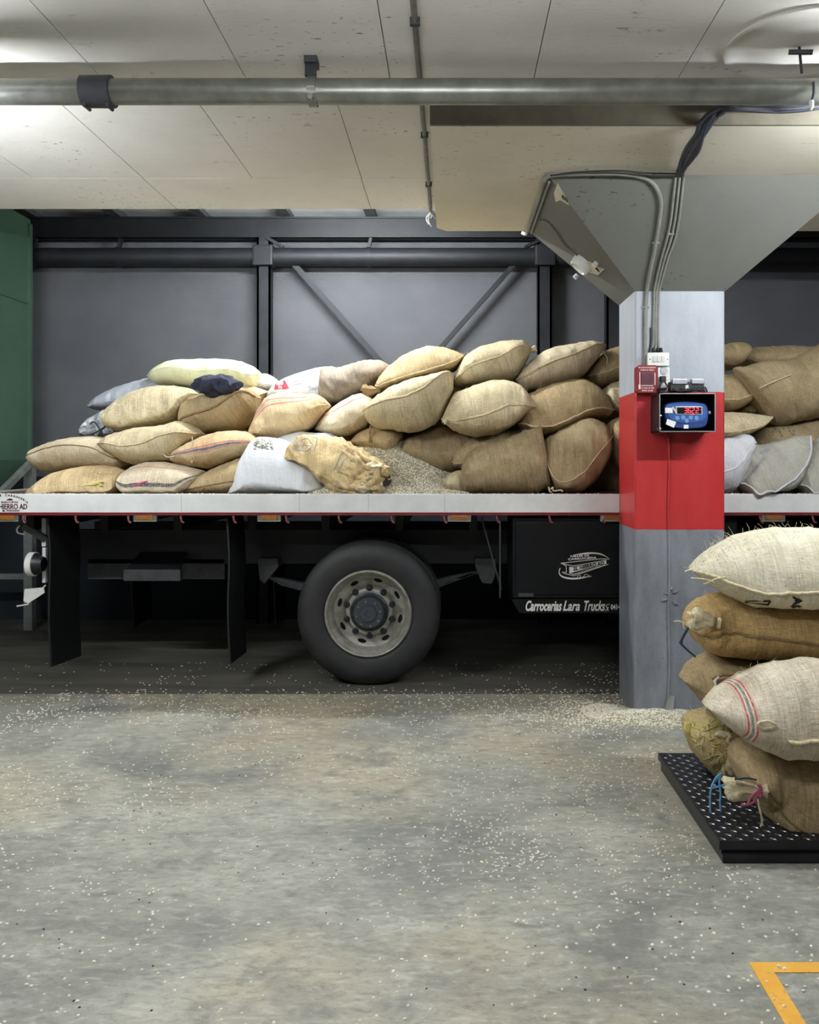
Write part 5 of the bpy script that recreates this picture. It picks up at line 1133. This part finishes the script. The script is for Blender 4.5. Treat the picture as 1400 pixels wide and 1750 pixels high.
strings('f3', ZFF, [[(365, 780), (345, 800), (350, 825), (330, 850), (318, 872)]], .0065, 'wire_white', off=-.225)
strings('f3', ZFF, [[(330, 790), (380, 772), (440, 775), (520, 785)]], .007, 'jute_dark', 'torn_seam', off=-.22)
sack('f2', ZFF, [(215, 540), (250, 450), (320, 395), (400, 378), (520, 382), (700, 395), (900, 400), (1080, 440)], [(222, 550), (250, 600), (300, 652), (400, 672), (550, 684), (700, 695), (900, 700), (1080, 660)], 3.9, .24, 'burlap_ochre', 'ochre burlap sack with a tied pale mouth, second from the top', G4, [.5, .5, .52, .55, .58, .6, .6], e=(.6, .6), gather=(.06, 0), pinch=((362, 520, .12, .05),), seam_r=.006, seam_mat='jute_dark')
tuft('f2', ZFF, (352, 520), (225, 500), .034, 'jute_light', off=-.22, flare=1.5, tie='jute_dark')
strings('f2', ZFF, [[(215, 540), (180, 605), (182, 625), (250, 685)], [(218, 545), (185, 610), (200, 640), (250, 683)]], .004, 'string_navy', off=-.22)
strings('f2', ZFF, [[(145, 515), (170, 512), (195, 520)], [(190, 515), (192, 530), (196, 548)]], .003, 'jute_light', off=-.22)
sack('f1', ZFF, [(232, 265), (290, 205), (370, 145), (460, 100), (560, 75), (700, 64), (847, 66), (950, 80), (1060, 135), (1130, 240)], [(232, 267), (300, 322), (400, 385), (490, 425), (600, 438), (847, 446), (960, 436), (1070, 380), (1130, 250)], 3.82, .25, 'burlap_cream', 'creamy white fuzzy burlap sack on top of the scale stack', G4, [.5, .68, .74, .72, .70, .70, .68, .6], e=(.45, .5), seam_r=.008, seam_mat='jute_light')
strings('f1', ZFF, [[(235, 265), (215, 268), (200, 275)], [(395, 300), (350, 310), (300, 332), (290, 330)], [(230, 305), (290, 310), (340, 325)]], .004, 'jute_light', off=-.2)
mb = MB()
for a, b in (((490, 418), (612, 416)), ((612, 416), (600, 434)), ((500, 428), (604, 434)), ((490, 418), (504, 430))): mb.bar(zpt(ZFF, *a, 3.6), zpt(ZFF, *b, 3.6), .009, .0005, (0, 1, 0))
lettering(mb, 'A0', .055, zpt(ZFF, 722, 395, 3.6), Vector((0, 0, -1)), Vector((1, 0, 0)), bold=.002)
on_sack('f1', mb, 'block_print', 'lettering_black', .007)
sack('f6', ZFF, [(452, 1195), (475, 1132), (560, 1096), (700, 1118), (847, 1130), (1000, 1135), (1120, 1210)], [(455, 1215), (480, 1300), (540, 1380), (580, 1450), (650, 1492), (760, 1508), (880, 1510), (1000, 1490), (1120, 1400)], 3.60, .24, 'burlap_brown', 'brown burlap sack tied with pink string at the front of the scale', G4, [.5, .6, .75, .8, .85, .85, .8], e=(.75, .6), gather=(.03, 0), pinch=((585, 1328, .13, .055),), seam_r=.004, seam_mat='jute_dark')
tuft('f6', ZFF, (572, 1330), (395, 1325), .036, 'jute_light', off=-.22, flare=1.35, tie='string_pink', seed=4)
strings('f6', ZFF, [[(560, 1320), (520, 1360), (500, 1395), (470, 1400)], [(555, 1330), (530, 1385), (490, 1400)], [(565, 1310), (555, 1340), (575, 1350)], [(550, 1300), (570, 1330), (560, 1360)]], .005, 'string_pink', off=-.27)
strings('f6', ZFF, [[(550, 1370), (560, 1430), (575, 1470), (565, 1505)], [(552, 1372), (566, 1440), (570, 1480), (578, 1500)]], .003, 'jute_light', off=-.27)
strings('f6', ZFF, [[(440, 1275), (500, 1270), (545, 1278)]], .004, 'string_navy', off=-.27)
mb = MB()
for dr in range(7):
    a = -PI*.25+dr*PI*.5/6; p = zpt(ZFF, 580, 1325, 3.4); 
strings('f5', ZFF, [[(375, 1245), (345, 1275), (325, 1330), (322, 1400), (323, 1465)], [(375, 1245), (365, 1290), (372, 1340), (370, 1400), (380, 1465)], [(370, 1255), (340, 1290), (330, 1310)], [(325, 1320), (380, 1305), (450, 1280)]], .0045, 'string_blue', off=-.42)
rs = random.Random(5); pp_ = []
for q in range(70):
    x, y = rs.uniform(205, 400), rs.uniform(985, 1230)
    if x < 225+max(0, (y-1080))*.8: continue
    l = rs.uniform(30, 75); a = rs.uniform(0, 6.28); b_ = a+rs.uniform(-1.5, 1.5)
    pp_.append([(x, y, 0), (x+l*.5*math.cos(a), y+l*.5*math.sin(a), -.007), (x+l*.5*math.cos(a)+l*.5*math.cos(b_), y+l*.5*math.sin(a)+l*.5*math.sin(b_), 0)])
for i, q in enumerate(pp_): MB().tube(smooth_path(on_front('f5', ZFF, q, .003), 12), .0024, 5).build('straw_strand', 'string_yellow' if i % 3 else 'jute_light', SACKS['f5'][0], smooth=True)
fo = SACKS['f5'][0]
for i, (x, y, rx, rz, mt) in enumerate(((385, 1060, .035, .014, 'jute_light'), (415, 1085, .016, .03, 'jute_light'), (425, 1200, .022, .05, 'jute_twine'), (440, 1255, .02, .04, 'jute_twine'), (395, 1225, .016, .03, 'jute_twine'), (215, 1030, .022, .03, 'string_yellow'), (450, 1100, .03, .04, 'jute_dark'))):
    q = on_front('f5', ZFF, [(x, y)], .01)[0]; crumple('torn_hem', q, (rx, .02, rz), mt, fo, .45, 30, 3, i*2.7)
sack('f4', ZFF, [(298, 920), (360, 870), (440, 810), (540, 755), (640, 720), (760, 700), (860, 705), (1000, 735), (1130, 840)], [(298, 922), (400, 1012), (500, 1080), (620, 1138), (750, 1146), (860, 1146), (1000, 1120), (1130, 1000)], 3.52, .25, 'burlap_striped_front', 'pale burlap sack with red and grey stripes leaning on the front sack', G4, [.5, .62, .68, .66, .64, .62, .6], e=(.4, .6), seam_part=False)
o, verts, faces, rows_, D = SACKS['f4']
n_ = len(rows_)
pts = [verts[rows_[i][0]]+Vector((0, -.004, .004*nz(i, 3, 4))) for i in range(int(n_*.40), n_)]
MB().tube(pts, .009, 7).build('seam', 'jute_light', o, smooth=True)
strings('f4', ZFF, [[(640, 1012), (600, 995), (560, 1002), (552, 1015), (575, 1032), (620, 1028), (640, 1015)]], .006, 'jute_light', 'rope_loop', off=-.255)
strings('f4', ZFF, [[(305, 925), (295, 945), (298, 985)]], .003, 'jute_light', off=-.05)
for kx, c_, l_ in (('f1', 260, .035), ('f2', 120, .02), ('f3', 100, .02), ('f4', 160, .018), ('f5', 120, .025), ('f6', 120, .018)): hairs(kx, c_, l_, 'jute_light', seed=ord(kx[1]))
for kx in ('c1', 'c2', 'c4', 'c7', 'b7', 'b6', 'c5', 'c8'): hairs(kx, 40, .022, 'jute_light', .001, seed=len(kx)+ord(kx[1]))
# ------------------------------------------------------------------ yellow floor marking
x0_, y1_ = .957, 2.637
mb = MB().prism([(x0_, y1_, .0006), (2.6, y1_, .0006), (2.6, y1_-.052, .0006), (x0_+.062, y1_-.052, .0006), (x0_+.056, 1.6, .0006), (x0_-.004, 1.6, .0006)], (0, 0, .0014))
tag(mb.build('floor_marking', 'yellow_paint'), 'worn yellow painted corner line on the floor at bottom right', 'floor marking')
# ------------------------------------------------------------------ coffee beans
def bean_mesh(nu=8, nv=4, L=.0062, Wd=.0048, H=.0044):
    vs = [(0, 0, H)]; fs = []
    for i in range(1, nv+1):
        ph = PI/2*i/nv
        for k in range(nu):
            a = 2*PI*k/nu; vs.append((L*math.sin(ph)*math.cos(a), Wd*math.sin(ph)*math.sin(a), H*math.cos(ph)))
    for k in range(nu): fs.append((0, 1+k, 1+(k+1) % nu))
    for i in range(nv-1):
        for k in range(nu): fs.append((1+i*nu+k, 1+(i+1)*nu+k, 1+(i+1)*nu+(k+1) % nu, 1+i*nu+(k+1) % nu))
    fs.append(tuple(1+(nv-1)*nu+k for k in range(nu))[::-1]); return vs, fs
rnd = random.Random(21)
def free_floor(x, y):
    if SX0-.02 < x and SY0-.03 < y < SY1+.01: return False
    if XL-.01 < x < XR+.01 and Y0-.01 < y < Y1: return False
    return True
def dens(x, y):
    a = nz(x*1.3+4, y*1.3, 1.5); b = nz(x*3.1, y*3.1+7, 4.5); d = .25+1.2*max(0, a+.05)+2.4*max(0, b-.12)
    if x > .1 and y < 3.6: d *= 1.45
    if .55 < x < 1.15 and 2.9 < y < 4.4: d += .8
    if 5.1 < y < 5.75: d += 1.0
    if y > 4.0 and x > .2: d += .5
    return d/3.2
near = []; far = []
while len(near) < 300:
    y = rnd.uniform(2.33, 3.06); x = rnd.uniform(-.58*y, .46*y)
    if free_floor(x, y) and rnd.random() < dens(x, y): near.append((x, y))
while len(far) < 4400:
    u = rnd.random(); y = 3.06+u*(6.5-3.06); x = rnd.uniform(-.58*y, .46*y)
    if y > 5.75 and rnd.random() > .45: continue
    if free_floor(x, y) and rnd.random() < dens(x, y): far.append((x, y))
# bottom of the frame: too
bv, bf = bean_mesh()
b0 = MB().add(bv, bf).build('coffee_bean', 'coffee_bean', smooth=True, auto=60, origin=(0, 0, 0), fixn=False)
for i, (x, y) in enumerate(near):
    o = b0 if i == 0 else b0.copy()
    if i: C.objects.link(o)
    s_ = rnd.uniform(.8, 1.2); o.location = (x, y, 0.0 if y > 2.64 or x < .95 else .002); o.rotation_euler = (0, 0, rnd.uniform(0, 6.28)); o.scale = (s_, s_*rnd.uniform(.85, 1.05), s_)
    tag(o, 'pale raw coffee bean lying on the concrete in the foreground', 'coffee bean', 'coffee beans scattered on the foreground floor')
iv, if_ = bean_mesh(6, 2, .0062, .0047, .0042)
def scatter(name, items, mat='coffee_bean', k0=1.0):
    """items: (x, y, z, tilt)"""
    mb = MB()
    for x, y, z, tl in items:
        a = rnd.uniform(0, 6.28); s_ = rnd.uniform(.8, 1.2)*k0; M = Matrix.Rotation(a, 3, 'Z')
        if tl: M = Matrix.Rotation(rnd.uniform(-tl, tl), 3, 'X') @ Matrix.Rotation(rnd.uniform(-tl, tl), 3, 'Y') @ M
        mb.add([M @ (Vector(v)*s_)+Vector((x, y, z)) for v in iv], if_)
    return mb
o = scatter('b', [(x, y, 0 if y < YB else -.004, 0) for x, y in far]).build('coffee_beans', 'coffee_bean', smooth=True, origin=(0, 4, 0), kind='stuff', fixn=False); tag(o, 'pale coffee beans strewn thinly over the floor further back', 'coffee beans', kind='stuff')
o = scatter('b', [(rnd.uniform(-1.6, 1.1), rnd.uniform(2.35, 5.4), 0, 0) for _ in range(110)], k0=.72).build('dark_beans', 'dark_bean_and_shade', smooth=True, origin=(0, 4, 0), kind='stuff', fixn=False); tag(o, 'dark blackened coffee beans strewn among the pale ones on the floor', 'coffee beans', kind='stuff')
def heap(name, label, hf, xr, yr, nx, ny, count, zmin):
    mb = MB(); vs = []
    for i in range(nx+1):
        for j in range(ny+1):
            x = xr[0]+(xr[1]-xr[0])*i/nx; y = yr[0]+(yr[1]-yr[0])*j/ny; vs.append((x, y, hf(x, y)))
    mb.add(vs, [(i*(ny+1)+j, (i+1)*(ny+1)+j, (i+1)*(ny+1)+j+1, i*(ny+1)+j+1) for i in range(nx) for j in range(ny)])
    root = mb.build(name, 'bean_heap', smooth=True, origin=((xr[0]+xr[1])/2, (yr[0]+yr[1])/2, zmin), kind='stuff'); tag(root, label, 'coffee beans')
    it = []
    while len(it) < count:
        x, y = rnd.uniform(*xr), rnd.uniform(*yr); z = hf(x, y)
        if z > zmin+.002 or rnd.random() < .06: it.append((x, y, max(z, zmin)-.001, .6))
    scatter('b', it).build('loose_beans', 'coffee_bean', root, smooth=True, kind='stuff', fixn=False)
    return root
def sm(t): t = min(1, max(0, t)); return t*t*(3-2*t)
ZBED = ZR1-.012
def h1(x, y): return ZBED-.01+(.44*sm((y-5.62)/.85))*math.exp(-((x+.55)/.42)**2 if x < -.55 else -((x+.55)/.50)**2)*(1+.08*nz(x*6, y*6, 2))+.03*sm((y-5.66)/.1)*sm((.3-x)/.3)
heap('coffee_heap', 'heap of loose pale coffee beans spilled on the truck bed', h1, (-1.0, .12), (5.69, 6.5), 40, 30, 9000, ZBED)
def h2(x, y):
    d = math.hypot((x-1.33)/.40, (y-5.10)/.17); return -.004+.05*max(0, 1-d*d)*(1+.3*nz(x*9, y*9, 3)) + .012*max(0, 1-math.hypot((x-1.0)/.25, (y-5.22)/.25)**2)
heap('coffee_heap', 'low drift of spilled coffee beans around the column foot', h2, (.72, 1.78), (4.9, 5.5), 40, 24, 4200, 0)
it = [(rnd.gauss(.95, .28), rnd.gauss(5.15, .16), 0, .2) for _ in range(900)]; it = [q for q in it if q[0] < 1.13 and q[1] < 5.6]
o = scatter('b', it).build('coffee_beans', 'coffee_bean', smooth=True, origin=(1, 5.2, 0), kind='stuff', fixn=False); tag(o, 'dense scatter of coffee beans fanning out left of the column foot', 'coffee beans', kind='stuff')
it = [(rnd.uniform(-3.2, 2.8), YR+.034+abs(rnd.gauss(0, .012)), ZBED, .3) for _ in range(500)]+[(rnd.uniform(-3.2, 2.8), rnd.uniform(YR+.004, YR+.026), ZR1, .2) for _ in range(160)]
o = scatter('b', it).build('coffee_beans', 'coffee_bean', smooth=True, origin=(0, YR, ZR1), kind='stuff', fixn=False); tag(o, 'stray coffee beans lying along the edge of the truck bed', 'coffee beans', kind='stuff')
